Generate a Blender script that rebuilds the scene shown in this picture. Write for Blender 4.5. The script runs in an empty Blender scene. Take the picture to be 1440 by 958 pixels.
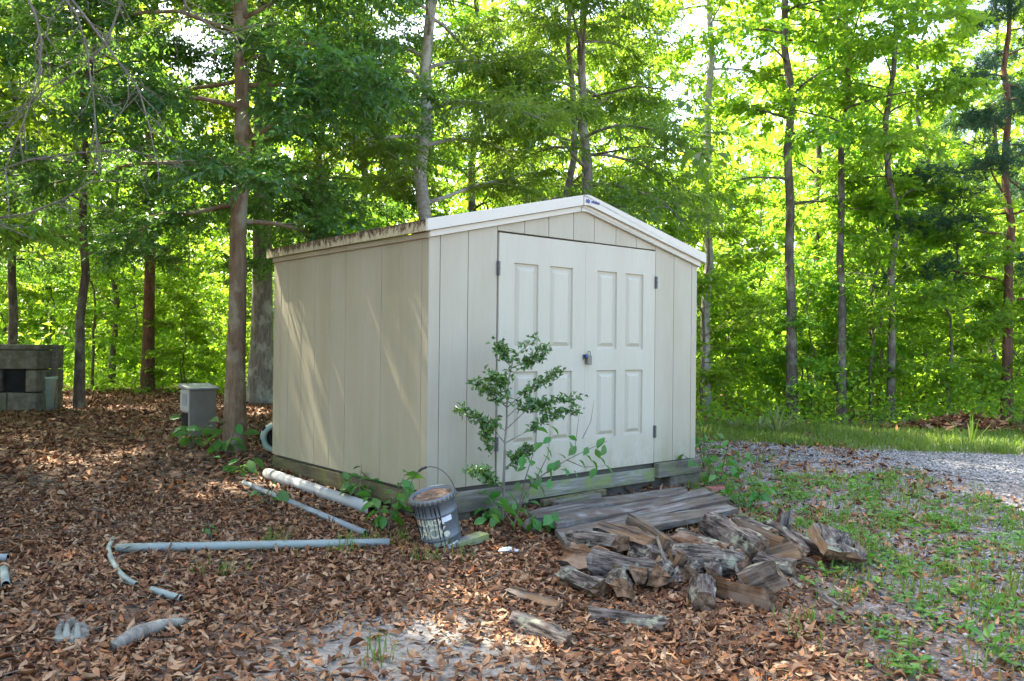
import bpy, math, random
import numpy as np
from mathutils import Vector, Matrix

S = bpy.context.scene
COL = S.collection
PI = math.pi
R = math.radians

# ------------------------------------------------------------------ camera
FPX, PIT, ROL, CZ = 1162.07, 0.0051, 0.0103, 1.3607
cd = bpy.data.cameras.new('camera')
cam = bpy.data.objects.new('camera', cd)
COL.objects.link(cam)
S.camera = cam
cd.sensor_width = 36.0
cd.lens = 36.0 * FPX / 1440.0
cd.clip_start, cd.clip_end = 0.05, 2000
_fw = Vector((0, math.cos(PIT), math.sin(PIT)))
_up = Vector((0, -math.sin(PIT), math.cos(PIT)))
_cx = Vector((1, 0, 0)) * math.cos(ROL) + _up * math.sin(ROL)
_cy = Vector((-1, 0, 0)) * math.sin(ROL) + _up * math.cos(ROL)
_m = Matrix.Identity(4)
for i in range(3):
    _m[i][0], _m[i][1], _m[i][2] = _cx[i], _cy[i], -_fw[i]
_m[2][3] = CZ
cam.matrix_world = _m

# ------------------------------------------------------------------ sky, sun, exposure
SUN_AZ, SUN_EL = R(-50), R(54)          # azimuth from +Y, positive to the right
W = bpy.data.worlds.new('World')
S.world = W
W.use_nodes = True
wn = W.node_tree
sky = wn.nodes.new('ShaderNodeTexSky')
sky.sky_type = 'NISHITA'
sky.sun_disc = False
sky.sun_elevation = SUN_EL
sky.sun_rotation = SUN_AZ
sky.air_density, sky.dust_density, sky.ozone_density = 1.0, 4.0, .6
bg = wn.nodes['Background']
bg.inputs[1].default_value = 0.15
wn.links.new(sky.outputs[0], bg.inputs[0])
sl = bpy.data.lights.new('sun', 'SUN')
sl.energy = 5.0
sl.angle = R(0.6)
sl.color = (1.0, 0.92, 0.78)
sun = bpy.data.objects.new('sun', sl)
COL.objects.link(sun)
_sd = Vector((math.sin(SUN_AZ) * math.cos(SUN_EL), math.cos(SUN_AZ) * math.cos(SUN_EL), math.sin(SUN_EL)))
sun.rotation_euler = _sd.to_track_quat('Z', 'Y').to_euler()
sun.location = (-20, 10, 30)
vs = S.view_settings
vs.view_transform = 'Standard'
vs.look = 'None'
vs.gamma = 1.0
vs.use_curve_mapping = False
vs.exposure = 2.75
cy = S.cycles
cy.max_bounces = 7
cy.diffuse_bounces = 4
cy.glossy_bounces = 2
cy.transmission_bounces = 5
cy.transparent_max_bounces = 4
cy.caustics_reflective = False
cy.caustics_refractive = False
cy.sample_clamp_indirect = 6.0
cy.use_denoising = True

# ------------------------------------------------------------------ ground shape and picture-to-place helpers
def gz(x, y):
    t = np.tanh
    z = .16 - .0395 * 3 * t((x + 2.284) / 3) + .027 * 3 * t((y - 7.919) / 3)
    return z + .008 * np.sin(1.9 * x + .4) * np.sin(1.5 * y + 1) + .005 * np.sin(4.3 * x + 1.1 * y)

def ray(px, py):
    du, dv = px - 720, py - 479
    c, s = math.cos(ROL), math.sin(ROL)
    u, v = du * c + dv * s, -du * s + dv * c
    x, y, z = u / FPX, 1.0, -v / FPX
    c, s = math.cos(PIT), math.sin(PIT)
    return np.array([x, y * c - z * s, y * s + z * c])

def hit(px, py, h=0.0):
    """the point where the sight line meets the ground raised by h"""
    d = ray(px, py)
    lo, hi = .5, 300.
    for _ in range(60):
        m = (lo + hi) / 2
        P = d * m + np.array([0, 0, CZ])
        if P[2] > gz(P[0], P[1]) + h: lo = m
        else: hi = m
    return Vector(P)

def at(px, py, Y):
    d = ray(px, py)
    return Vector(d * (Y / d[1]) + np.array([0, 0, CZ]))

SN = np.array([-.6022, 5.9243])
SANG = .8702
FR = np.array([math.sin(SANG), math.cos(SANG)])
SD = np.array([-math.cos(SANG), math.sin(SANG)])
SHED_ROT = PI / 2 - SANG
SHED_Z = .30

def wall_pt(px, py, off):
    """a point on the plane parallel to the shed's front, off metres from it (negative = in front)"""
    d = ray(px, py)
    t = (off + SN @ SD) / (d[:2] @ SD)
    return Vector(d * t + np.array([0, 0, CZ]))

def shed_to_world(x, y, z):
    p = SN + FR * x + SD * y
    return Vector((p[0], p[1], SHED_Z + z))

# ------------------------------------------------------------------ object helpers
def tag(o, label=None, cat=None, group=None, kind=None):
    if label: o['label'] = label
    if cat: o['category'] = cat
    if group: o['group'] = group
    if kind: o['kind'] = kind
    return o

def thing(name, label, cat, loc=(0, 0, 0), rotz=0, group=None):
    o = bpy.data.objects.new(name, None)
    COL.objects.link(o)
    o.empty_display_size = .1
    o.location = loc
    o.rotation_euler = (0, 0, rotz)
    return tag(o, label, cat, group)

def link(name, me, parent=None, loc=None, rot=None):
    o = bpy.data.objects.new(name, me)
    COL.objects.link(o)
    if parent is not None: o.parent = parent
    if loc is not None: o.location = loc
    if rot is not None: o.rotation_euler = rot
    return o

def npmesh(name, V, F, mats, smooth=False, midx=None):
    V = np.asarray(V, np.float32); F = np.asarray(F, np.int32)
    me = bpy.data.meshes.new(name)
    k = F.shape[1]
    me.vertices.add(len(V)); me.vertices.foreach_set('co', V.ravel())
    me.loops.add(F.size); me.loops.foreach_set('vertex_index', F.ravel())
    me.polygons.add(len(F))
    me.polygons.foreach_set('loop_start', np.arange(0, F.size, k, dtype=np.int32))
    if smooth: me.polygons.foreach_set('use_smooth', np.ones(len(F), bool))
    for m in (mats if isinstance(mats, (list, tuple)) else [mats]): me.materials.append(m)
    if midx is not None: me.polygons.foreach_set('material_index', np.asarray(midx, np.int32))
    me.update(calc_edges=True)
    return me

class MB:
    """collects boxes, tubes, prisms; build() makes ONE mesh object"""
    def __init__(s): s.v, s.f, s.mi = [], [], []
    def add(s, v, f, m=0):
        b = len(s.v); s.v += [tuple(p) for p in v]
        for q in f: s.f.append(tuple(i + b for i in q)); s.mi.append(m)
        return s
    def box(s, x0, x1, y0, y1, z0, z1, m=0):
        v = [(x, y, z) for z in (z0, z1) for y in (y0, y1) for x in (x0, x1)]
        return s.add(v, [(0, 2, 3, 1), (4, 5, 7, 6), (0, 1, 5, 4), (2, 6, 7, 3), (0, 4, 6, 2), (1, 3, 7, 5)], m)
    def prism(s, poly, y0, y1, m=0):
        """poly: (x, z) points, counter-clockwise seen from -y; extruded along y"""
        n = len(poly)
        v = [(x, y0, z) for x, z in poly] + [(x, y1, z) for x, z in poly]
        f = [tuple(range(n)), tuple(range(2 * n - 1, n - 1, -1))]
        f += [(i, i + n, (i + 1) % n + n, (i + 1) % n) for i in range(n)]
        return s.add(v, f, m)
    def tube(s, path, rad, n=8, m=0, cap=True, jit=0, rng=random):
        path = [Vector(p) for p in path]
        if not hasattr(rad, '__len__'): rad = [rad] * len(path)
        rings = []
        a = None
        for i, p in enumerate(path):
            d = (path[min(i + 1, len(path) - 1)] - path[max(i - 1, 0)]).normalized()
            if a is None:
                a = d.orthogonal().normalized()
            else:
                a = (a - d * a.dot(d)).normalized()
            b = d.cross(a)
            rings.append([p + (a * math.cos(2 * PI * k / n) + b * math.sin(2 * PI * k / n)) * rad[i] * (1 + rng.uniform(-jit, jit)) for k in range(n)])
        v = [q for r in rings for q in r]
        f = []
        for i in range(len(path) - 1):
            for k in range(n):
                f.append((i * n + k, i * n + (k + 1) % n, (i + 1) * n + (k + 1) % n, (i + 1) * n + k))
        if cap:
            f.append(tuple(range(n - 1, -1, -1))); f.append(tuple(range((len(path) - 1) * n, len(path) * n)))
        return s.add(v, f, m)
    def lathe(s, prof, n=24, m=0):
        v = [(r * math.cos(2 * PI * k / n), r * math.sin(2 * PI * k / n), z) for r, z in prof for k in range(n)]
        f = [(i * n + k, i * n + (k + 1) % n, (i + 1) * n + (k + 1) % n, (i + 1) * n + k) for i in range(len(prof) - 1) for k in range(n)]
        return s.add(v, f, m)
    def mesh(s, name, mats, smooth=False, bevel=0):
        me = bpy.data.meshes.new(name)
        me.from_pydata(s.v, [], s.f)
        for m in (mats if isinstance(mats, (list, tuple)) else [mats]): me.materials.append(m)
        me.polygons.foreach_set('material_index', s.mi)
        if smooth:
            me.polygons.foreach_set('use_smooth', [len(q) == 4 for q in s.f])
        me.update()
        return me
    def build(s, name, mats, parent=None, smooth=False, loc=None, rot=None, bevel=0):
        o = link(name, s.mesh(name, mats, smooth), parent, loc, rot)
        if bevel:
            b = o.modifiers.new('bevel', 'BEVEL'); b.width = bevel; b.segments = 2; b.limit_method = 'ANGLE'
        return o

# ------------------------------------------------------------------ materials
class G:
    def __init__(s, name):
        s.m = bpy.data.materials.new(name); s.m.use_nodes = True
        s.nt = s.m.node_tree
        s.b = s.nt.nodes['Principled BSDF']; s.out = s.nt.nodes['Material Output']
    def n(s, typ, props=None, **ins):
        nd = s.nt.nodes.new('ShaderNode' + typ)
        for k, v in (props or {}).items(): setattr(nd, k, v)
        for k, v in ins.items():
            sock = nd.inputs[int(k[1:])] if k[0] == '_' else nd.inputs[k]
            s.put(sock, v)
        return nd
    def put(s, sock, v):
        if hasattr(v, 'is_linked'): s.nt.links.new(v, sock)
        else: sock.default_value = v if not (isinstance(v, tuple) and len(v) == 3 and sock.type == 'RGBA') else (*v, 1)
    def coord(s, kind='Object', scale=(1, 1, 1)):
        c = s.n('TexCoord').outputs[kind]
        return s.n('Mapping', None, Vector=c, Scale=scale).outputs[0]
    def noise(s, vec, scale, detail=3, rough=.55):
        return s.n('TexNoise', None, Vector=vec, Scale=scale, Detail=detail, Roughness=rough).outputs[0]
    def ramp(s, fac, stops):
        nd = s.n('ValToRGB', None, Fac=fac)
        e = nd.color_ramp.elements
        while len(e) < len(stops): e.new(.5)
        for el, (p, c) in zip(e, stops):
            el.position = p; el.color = (*c, 1) if hasattr(c, '__len__') else (c, c, c, 1)
        return nd.outputs[0]
    def mix(s, fac, a, b, mode='MIX'):
        nd = s.nt.nodes.new('ShaderNodeMix'); nd.data_type = 'RGBA'; nd.blend_type = mode
        s.put(nd.inputs[0], fac); s.put(nd.inputs[6], a); s.put(nd.inputs[7], b)
        return nd.outputs[2]
    def math(s, op, a, b=0.0, clamp=False):
        nd = s.nt.nodes.new('ShaderNodeMath'); nd.operation = op; nd.use_clamp = clamp
        s.put(nd.inputs[0], a); s.put(nd.inputs[1], b)
        return nd.outputs[0]
    def bump(s, h, strength=.4, dist=.01):
        nd = s.n('Bump', None, Height=h, Strength=strength, Distance=dist)
        s.nt.links.new(nd.outputs[0], s.b.inputs['Normal'])
    def done(s, col, rough=.7, spec=.3):
        s.put(s.b.inputs['Base Color'], col); s.put(s.b.inputs['Roughness'], rough)
        s.b.inputs['Specular IOR Level'].default_value = spec
        return s.m

def mat_leaf(name, cols, trans, tf=.45, rough=.45, spec=.35, hue=.06):
    g = G(name)
    isl = g.n('NewGeometry').outputs['Random Per Island']
    k = len(cols)
    c = g.ramp(isl, [(i / max(1, k - 1), q) for i, q in enumerate(cols)])
    rnd = g.n('ObjectInfo').outputs['Random']
    hs = g.n('HueSaturation', None, Color=c, Hue=g.math('ADD', .5 - hue / 2, g.math('MULTIPLY', rnd, hue)), Value=g.math('ADD', .8, g.math('MULTIPLY', rnd, .4)))
    c = hs.outputs[0]
    g.done(c, rough, spec)
    t = g.n('BsdfTranslucent', None, Color=g.mix(.35, trans, c))
    mx = g.n('MixShader', None, _0=tf, _1=g.b.outputs[0], _2=t.outputs[0])
    g.nt.links.new(mx.outputs[0], g.out.inputs[0])
    return g.m

def mat_bark(name, a, b, lich=None, sc=(9, 9, 1.6), bs=.6):
    g = G(name)
    v = g.coord('Object', sc)
    h = g.noise(v, 3.0, 6, .65)
    c = g.ramp(h, [(.3, a), (.7, b)])
    if lich:
        l = g.noise(g.coord('Object', (1, 1, .7)), 5.0, 4, .6)
        c = g.mix(g.ramp(l, [(.5, 0), (.62, .8)]), c, lich)
    g.bump(h, bs, .02)
    return g.done(c, .9, .15)

def mat_wood(name, dark, light, axis=0, moss=None, streak=40, mossfac=.5, brown=None):
    g = G(name)
    sc = [streak, streak, streak]; sc[axis] = 1.6
    rnd = g.n('ObjectInfo').outputs['Random']
    tc = g.n('TexCoord').outputs['Object']
    v = g.n('Mapping', None, Vector=tc, Scale=tuple(sc)).outputs[0]
    v = g.n('VectorMath', {'operation': 'ADD'}, _0=v, _1=g.n('CombineXYZ', None, X=g.math('MULTIPLY', rnd, 50.), Y=g.math('MULTIPLY', rnd, 31.)).outputs[0]).outputs[0]
    h = g.noise(v, 1.0, 6, .7)
    c = g.ramp(h, [(.38, dark), (.5, tuple((p + q) * .42 for p, q in zip(dark, light))), (.63, light)])
    big = g.noise(g.n('Mapping', None, Vector=tc, Scale=tuple(q * .12 for q in sc)).outputs[0], 1.0, 3, .6)
    c = g.mix(g.ramp(big, [(.4, .55), (.62, 0)]), c, dark)
    if brown:
        l = g.noise(g.coord('Object'), 5.0, 3)
        c = g.mix(g.ramp(l, [(.42, 0), (.58, 1)]), c, g.ramp(h, [(.3, tuple(q * .5 for q in brown)), (.7, brown)]))
    if moss:
        l = g.noise(g.coord('Object'), 6.0, 4, .65)
        c = g.mix(g.ramp(l, [(.45, 0), (.65, mossfac)]), c, moss)
    g.bump(h, .8, .008)
    return g.done(c, .85, .15)

def mat_plain(name, col, rough=.6, spec=.3, var=.25, scale=8., bumps=0., metal=0., dirt=None):
    g = G(name)
    h = g.noise(g.coord('Object'), scale, 5, .6)
    c = g.ramp(h, [(.3, tuple(q * (1 - var) for q in col)), (.7, tuple(min(1, q * (1 + var * .5)) for q in col))])
    if dirt:
        d = g.noise(g.coord('Object'), scale * .6, 5, .7)
        c = g.mix(g.ramp(d, [(.48, 0), (.68, .85)]), c, dirt)
    if bumps: g.bump(h, bumps, .01)
    g.b.inputs['Metallic'].default_value = metal
    return g.done(c, rough, spec)

def mat_vinyl(name, base, stain, amount, axis_sc=(3, 3, .5)):
    g = G(name)
    fine = g.noise(g.coord('Object', (90, 90, 6)), 1.0, 4, .6)
    big = g.noise(g.coord('Object', axis_sc), 1.4, 5, .6)
    c = g.ramp(fine, [(.3, tuple(q * .93 for q in base)), (.7, base)])
    f = g.math('MULTIPLY', g.ramp(big, [(.3, .25), (.7, 1.)]), amount, True)
    c = g.mix(f, c, stain)
    zc = g.n('SeparateXYZ', None, Vector=g.n('TexCoord').outputs['Object']).outputs[2]
    low = g.math('MULTIPLY', g.math('SUBTRACT', .42, zc, True), g.ramp(g.noise(g.coord('Object', (1, 1, .6)), 7., 5, .65), [(.35, 0), (.65, 1.3)]))
    c = g.mix(g.math('MULTIPLY', low, 1.2, True), c, (.27, .25, .15))
    spk = g.noise(g.coord('Object'), 60., 3, .6)
    c = g.mix(g.ramp(spk, [(.68, 0), (.76, .35)]), c, (.16, .15, .10))
    g.bump(fine, .12, .004)
    return g.done(c, .55, .3)

M = {}
M['vinyl'] = mat_vinyl('vinyl_siding', (.43, .405, .315), (.31, .285, .20), .75)
M['vinyl_mildew_shade'] = mat_vinyl('vinyl_siding_mildewed_shaded', (.385, .35, .255), (.27, .24, .15), .85, (2.2, 2.2, .35))  # mildew stain, with the left side's shaded tan also put into the colour
M['door'] = mat_vinyl('door_vinyl', (.475, .46, .37), (.375, .355, .265), .55)
M['trim'] = mat_plain('trim_vinyl', (.53, .51, .43), .5, .3, .06, 3.)
g = G('mildewed_fascia')
_n = g.noise(g.coord('Object', (1, 9, 5)), 3.0, 7, .75)
_z = g.n('SeparateXYZ', None, Vector=g.n('TexCoord').outputs['Object']).outputs[2]
_n = g.math('ADD', _n, g.math('MULTIPLY', g.math('SUBTRACT', _z, 1.905), 2.6))
M['fascia_dirty'] = g.done(g.mix(g.ramp(_n, [(.44, 0), (.58, 1)]), (.42, .37, .23), g.ramp(g.noise(g.coord('Object'), 30., 4), [(.3, (.02, .015, .01)), (.7, (.12, .07, .035))])), .8, .2)
M['backing'] = mat_plain('gap_shadow_backing', (.10, .095, .08), .9, .1)
M['grey_wood'] = mat_wood('weathered_grey_wood', (.045, .036, .03), (.44, .415, .39), 0, (.16, .15, .10), 20, .35, (.15, .115, .09))
M['skirt_wood'] = mat_wood('skirt_board_wood', (.10, .09, .075), (.30, .28, .24), 0, (.17, .19, .08), 22, .5)
M['moss_wood'] = mat_wood('mossy_board_wood', (.13, .13, .10), (.36, .36, .31), 0, (.18, .23, .07), 22, .9)
M['side_wood'] = mat_wood('side_board_wood', (.06, .05, .03), (.22, .18, .11), 1, (.11, .12, .035), 16, .9)
M['concrete'] = mat_plain('concrete_block', (.15, .14, .11), .95, .1, .5, 9., .5, 0, (.09, .095, .055))
M['steel'] = mat_plain('galvanised_grey', (.19, .18, .14), .55, .4, .2, 6., .1, .2)
M['hinge'] = mat_plain('dull_hinge_steel', (.13, .135, .13), .5, .4, .3, 30., .1, .5)
M['black'] = mat_plain('black_tar', (.012, .012, .013), .35, .5, .3, 20.)
M['pvc'] = mat_plain('grey_green_pvc', (.22, .26, .24), .5, .35, .15, 5., 0, 0, (.20, .22, .18))
M['pvc_white'] = mat_plain('white_pvc', (.29, .295, .28), .45, .4, .15, 4., 0, 0, (.33, .34, .31))
M['conduit'] = mat_plain('blue_grey_conduit', (.22, .255, .27), .5, .35, .2, 6., 0, 0, (.15, .14, .12))
M['hollow'] = mat_plain('dark_pipe_inside', (.02, .02, .02), .9, .1)
M['pale_green'] = mat_plain('pale_green_plastic', (.36, .46, .37), .5, .35, .2, 6., 0, 0, (.25, .28, .2))
M['rust'] = mat_plain('rusty_lid', (.11, .062, .04), .8, .25, .5, 14., .2, 0, (.30, .27, .22))
M['bucket'] = mat_plain('blue_grey_tin', (.125, .14, .15), .4, .4, .2, 10., .05, .25)
M['cream'] = mat_plain('cream_print', (.58, .57, .42), .5, .3, .15, 20.)
M['salmon'] = mat_plain('salmon_print', (.50, .27, .20), .5, .3, .3, 20.)
M['white'] = mat_plain('white_print', (.66, .70, .74), .5, .3, .1, 20.)
M['khaki_print'] = mat_plain('grey_green_print', (.30, .33, .27), .5, .3, .2, 20.)
M['blue'] = mat_plain('blue_plastic', (.02, .045, .20), .4, .4, .2, 20.)
M['wire'] = mat_plain('dark_wire', (.06, .06, .055), .5, .4)
M['brick_red'] = mat_plain('red_brick', (.38, .15, .13), .9, .1, .3, 20., .3)
M['stone'] = mat_plain('grey_stone', (.24, .22, .18), .9, .15, .4, 14., .4)
M['paper'] = mat_plain('white_scrap', (.48, .50, .52), .7, .2, .1, 10.)

M['bark_brown'] = mat_bark('smooth_brown_bark', (.11, .075, .045), (.27, .19, .12), (.30, .27, .19))
M['bark_grey'] = mat_bark('grey_bark', (.09, .08, .065), (.27, .25, .21), (.36, .37, .30))
M['bark_pale'] = mat_bark('pale_lichen_bark', (.16, .15, .125), (.42, .40, .35), (.50, .51, .44), (4, 4, 7))
M['bark_red'] = mat_bark('reddish_pine_bark', (.06, .035, .025), (.20, .11, .075), None, (7, 7, 2.5), 1.0)
M['bark_dark'] = mat_bark('dark_bark', (.045, .038, .03), (.15, .125, .10), (.2, .2, .15))
M['twig'] = mat_bark('twig_bark', (.07, .055, .04), (.20, .17, .13))
M['dead_twig'] = mat_bark('bare_grey_twig', (.08, .07, .055), (.22, .195, .16))

YG = (.46, .72, .035)
M['leaf_bright'] = mat_leaf('sunny_yellow_green_leaf', [(.085, .20, .018), (.125, .245, .022), (.06, .16, .02), (.18, .255, .028)], YG, .58)
M['leaf_mid'] = mat_leaf('mid_green_leaf', [(.06, .145, .016), (.10, .19, .02), (.045, .115, .016), (.14, .215, .022)], (.5, .68, .04), .54)
M['leaf_willow'] = mat_leaf('narrow_oak_leaf', [(.055, .14, .028), (.09, .185, .03), (.04, .11, .024), (.13, .21, .035)], (.44, .66, .05), .5, .35, .5)
M['leaf_dark'] = mat_leaf('dark_glossy_leaf', [(.03, .095, .027), (.055, .145, .034), (.022, .07, .022), (.08, .175, .036)], (.28, .54, .05), .4, .3, .55, .03)
M['leaf_holly'] = mat_leaf('holly_leaf', [(.06, .155, .035), (.09, .21, .045), (.04, .11, .03), (.15, .29, .055)], (.16, .34, .04), .25, .3, .55, .02)
M['leaf_fresh'] = mat_leaf('fresh_broad_leaf', [(.065, .21, .03), (.09, .26, .035), (.045, .15, .03), (.16, .27, .03)], (.2, .45, .04), .35, .4, .4, .05)
M['needle'] = mat_leaf('blue_green_needle', [(.03, .085, .05), (.045, .11, .06), (.025, .07, .045)], (.10, .24, .09), .3, .5, .3, .03)
M['grass'] = mat_leaf('grass_blade', [(.07, .15, .02), (.10, .19, .025), (.05, .12, .02), (.19, .20, .06)], (.3, .45, .04), .4, .5, .3, .02)
M['yucca'] = mat_leaf('yucca_blade', [(.16, .22, .08), (.22, .27, .11), (.11, .17, .06)], (.3, .4, .08), .25, .5, .3, .02)

g = G('dead_leaf_litter')
_i = g.n('NewGeometry').outputs['Random Per Island']
_c = g.ramp(_i, [(0, (.055, .021, .009)), (.25, (.14, .054, .022)), (.5, (.225, .102, .042)), (.72, (.315, .17, .082)), (.92, (.40, .265, .155)), (1, (.38, .12, .028))])
_c = g.mix(g.math('MULTIPLY', g.noise(g.coord('Object'), 25., 3), .35), _c, (.09, .055, .035))
M['litter'] = g.done(_c, .75, .25)
g = G('gravel_stone')
_i = g.n('NewGeometry').outputs['Random Per Island']
M['gravel'] = g.done(g.ramp(_i, [(0, (.09, .09, .093)), (.4, (.18, .18, .183)), (.8, (.30, .298, .297)), (1, (.42, .41, .39))]), .85, .2)

g = G('forest_soil')
_v = g.coord('Object')
_vor = g.n('TexVoronoi', None, Vector=_v, Scale=16.0, Randomness=1.0)
_leafc = g.ramp(g.n('SeparateColor', None, Color=_vor.outputs['Color']).outputs[0], [(0, (.06, .035, .02)), (.4, (.13, .08, .05)), (.75, (.21, .14, .095)), (1, (.28, .2, .15))])
_soil = g.ramp(g.noise(_v, 7., 6, .65), [(.3, (.06, .042, .03)), (.7, (.16, .12, .09))])
_c = g.mix(g.ramp(g.noise(_v, 2.5, 4), [(.35, .25), (.6, .9)]), _soil, _leafc)
def _spot(cx, cy_, r):
    d = g.n('VectorMath', {'operation': 'DISTANCE'}, _0=_v, _1=(cx, cy_, 0.05)).outputs['Value']
    return g.math('SUBTRACT', 1.0, g.math('DIVIDE', d, r), True)
_sand = g.math('MAXIMUM', _spot(-.45, 3.72, .75), g.math('MAXIMUM', _spot(-.75, 3.35, .6), _spot(.1, 3.3, .45)))
_sf = g.math('MULTIPLY', g.ramp(g.math('ADD', _sand, g.math('MULTIPLY', g.noise(_v, 9., 6, .7), .6)), [(.55, 0), (.85, 1)]), .9)
_c = g.mix(_sf, _c, g.ramp(g.noise(_v, 30., 4), [(.3, (.19, .17, .14)), (.7, (.35, .325, .285))]))
_x = g.n('SeparateXYZ', None, Vector=_v).outputs[0]
_vg = g.n('TexVoronoi', None, Vector=_v, Scale=48.0)
_gr = g.ramp(g.n('SeparateColor', None, Color=_vg.outputs['Color']).outputs[0], [(0, (.09, .085, .08)), (.6, (.19, .18, .175)), (1, (.33, .32, .32))])
_gf = g.ramp(g.math('ADD', g.math('MULTIPLY', g.math('SUBTRACT', _x, 1.2), .35), g.math('MULTIPLY', g.noise(_v, 2.2, 5, .65), .7)), [(.4, 0), (.75, .85)])
_yy = g.n('SeparateXYZ', None, Vector=_v).outputs[1]
_gf = g.math('MULTIPLY', _gf, g.math('SUBTRACT', 12.5, _yy, True), True)
_c = g.mix(_gf, _c, _gr)
g.bump(g.noise(_v, 22., 6, .7), .7, .03)
M['soil'] = g.done(_c, .95, .1)

g = G('gravel_sheet')
_v = g.coord('Object')
_vor = g.n('TexVoronoi', None, Vector=_v, Scale=42.0)
_c = g.ramp(g.n('SeparateColor', None, Color=_vor.outputs['Color']).outputs[0], [(0, (.10, .10, .102)), (.5, (.20, .198, .198)), (1, (.34, .335, .33))])
_c = g.mix(g.ramp(g.noise(_v, 1.6, 5, .65), [(.45, 0), (.7, .55)]), _c, (.15, .115, .085))
g.bump(_vor.outputs['Distance'], .8, -.02)
M['gravel_sheet'] = g.done(_c, .9, .15)

g = G('split_log_bark')
_h = g.noise(g.coord('Object', (4, 26, 26)), 1.6, 6, .7)
_c = g.ramp(_h, [(.4, (.022, .018, .015)), (.52, (.12, .10, .085)), (.66, (.23, .20, .17))])
_c = g.mix(g.ramp(g.noise(g.coord('Object'), 11., 3), [(.58, 0), (.66, .7)]), _c, (.30, .32, .22))
g.bump(_h, 1.0, .02)
M['log_bark'] = g.done(_c, .95, .1)
M['log_grey'] = mat_wood('weathered_split_wood', (.04, .027, .019), (.32, .26, .205), 0, None, 34, .5, (.23, .14, .075))
M['log_brown'] = mat_wood('brown_split_wood', (.038, .018, .009), (.26, .135, .062), 0, None, 34, .5, (.28, .20, .14))
g = G('log_end_grain')
_n = g.noise(g.coord('Object', (3, 22, 22)), 1.2, 5, .65)
_rn = g.n('ObjectInfo').outputs['Random']
M['log_end'] = g.done(g.mix(g.math('MULTIPLY', _rn, .5), g.ramp(_n, [(.36, (.06, .034, .018)), (.66, (.27, .165, .095))]), g.ramp(_n, [(.36, (.035, .027, .021)), (.66, (.20, .165, .13))])), .9, .1)

# ------------------------------------------------------------------ the ground, the gravel drive
def axis(lo, hi, fine0, fine1, step):
    a = list(np.arange(fine0, fine1 + 1e-6, step))
    s = step; x = fine1
    while x < hi: s *= 1.25; x += s; a.append(min(x, hi))
    s = step; x = fine0
    while x > lo: s *= 1.25; x -= s; a.insert(0, max(x, lo))
    return np.array(a)
gx, gy = axis(-600, 600, -9, 9, .15), axis(-200, 900, 1, 17, .15)
XX, YY = np.meshgrid(gx, gy)
nx_ = len(gx)
_id = np.arange(XX.size).reshape(XX.shape)
GF = np.stack([_id[:-1, :-1], _id[:-1, 1:], _id[1:, 1:], _id[1:, :-1]], -1).reshape(-1, 4)
tag(link('ground', npmesh('ground', np.stack([XX, YY, gz(XX, YY)], -1).reshape(-1, 3), GF, M['soil'], True)), kind='structure')

def resample(P, n):
    P = np.array(P, float); d = np.r_[0, np.cumsum(np.linalg.norm(np.diff(P, axis=0), axis=1))]
    t = np.linspace(0, d[-1], n)
    return np.stack([np.interp(t, d, P[:, k]) for k in range(P.shape[1])], -1)
DRIVE_L = [(2.35, 1.0), (2.5, 2.4), (2.85, 3.9), (3.7, 5.6), (4.7, 7.1), (5.0, 7.9), (4.4, 8.8), (2.6, 9.5), (1.4, 10.3)]
DRIVE_R = [(14, 1.0), (14, 2.4), (14, 3.9), (14, 5.6), (14, 7.2), (14, 8.2), (11, 9.3), (5, 10.1), (2.0, 11.1)]
_k = np.linspace(0, 1, 9); _t = np.linspace(0, 1, 90)
_L = np.stack([np.interp(_t, _k, np.array(DRIVE_L)[:, i]) for i in (0, 1)], -1)
_R = np.stack([np.interp(_t, _k, np.array(DRIVE_R)[:, i]) for i in (0, 1)], -1)
_L[:, 0] += .12 * np.sin(_t * 70) + .08 * np.sin(_t * 163 + 1)
_u = np.linspace(0, 1, 40)[None, :, None]
_P = _L[:, None] * (1 - _u) + _R[:, None] * _u
_V = np.concatenate([_P, (gz(_P[..., 0], _P[..., 1]) + .008)[..., None]], -1)
_id = np.arange(90 * 40).reshape(90, 40)
_F = np.stack([_id[:-1, :-1], _id[:-1, 1:], _id[1:, 1:], _id[1:, :-1]], -1).reshape(-1, 4)
tag(link('gravel_driveway', npmesh('gravel_driveway', _V.reshape(-1, 3), _F, M['gravel_sheet'], True)), kind='structure')
_poly = np.r_[_L, _R[::-1]]
def in_drive(x, y, grow=0.0):
    inside = np.zeros(len(x), bool); n = len(_poly); j = n - 1
    for i in range(n):
        xi, yi, xj, yj = *_poly[i], *_poly[j]
        c = ((yi > y) != (yj > y)) & (x < (xj - xi) * (y - yi) / (yj - yi + 1e-12) + xi)
        inside ^= c; j = i
    return inside
def in_shed(x, y, m=0.0):
    lx = (x - SN[0]) * FR[0] + (y - SN[1]) * FR[1]; ly = (x - SN[0]) * SD[0] + (y - SN[1]) * SD[1]
    return (lx > -m) & (lx < 3.103 + m) & (ly > -m) & (ly < 2.609 + m)

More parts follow.
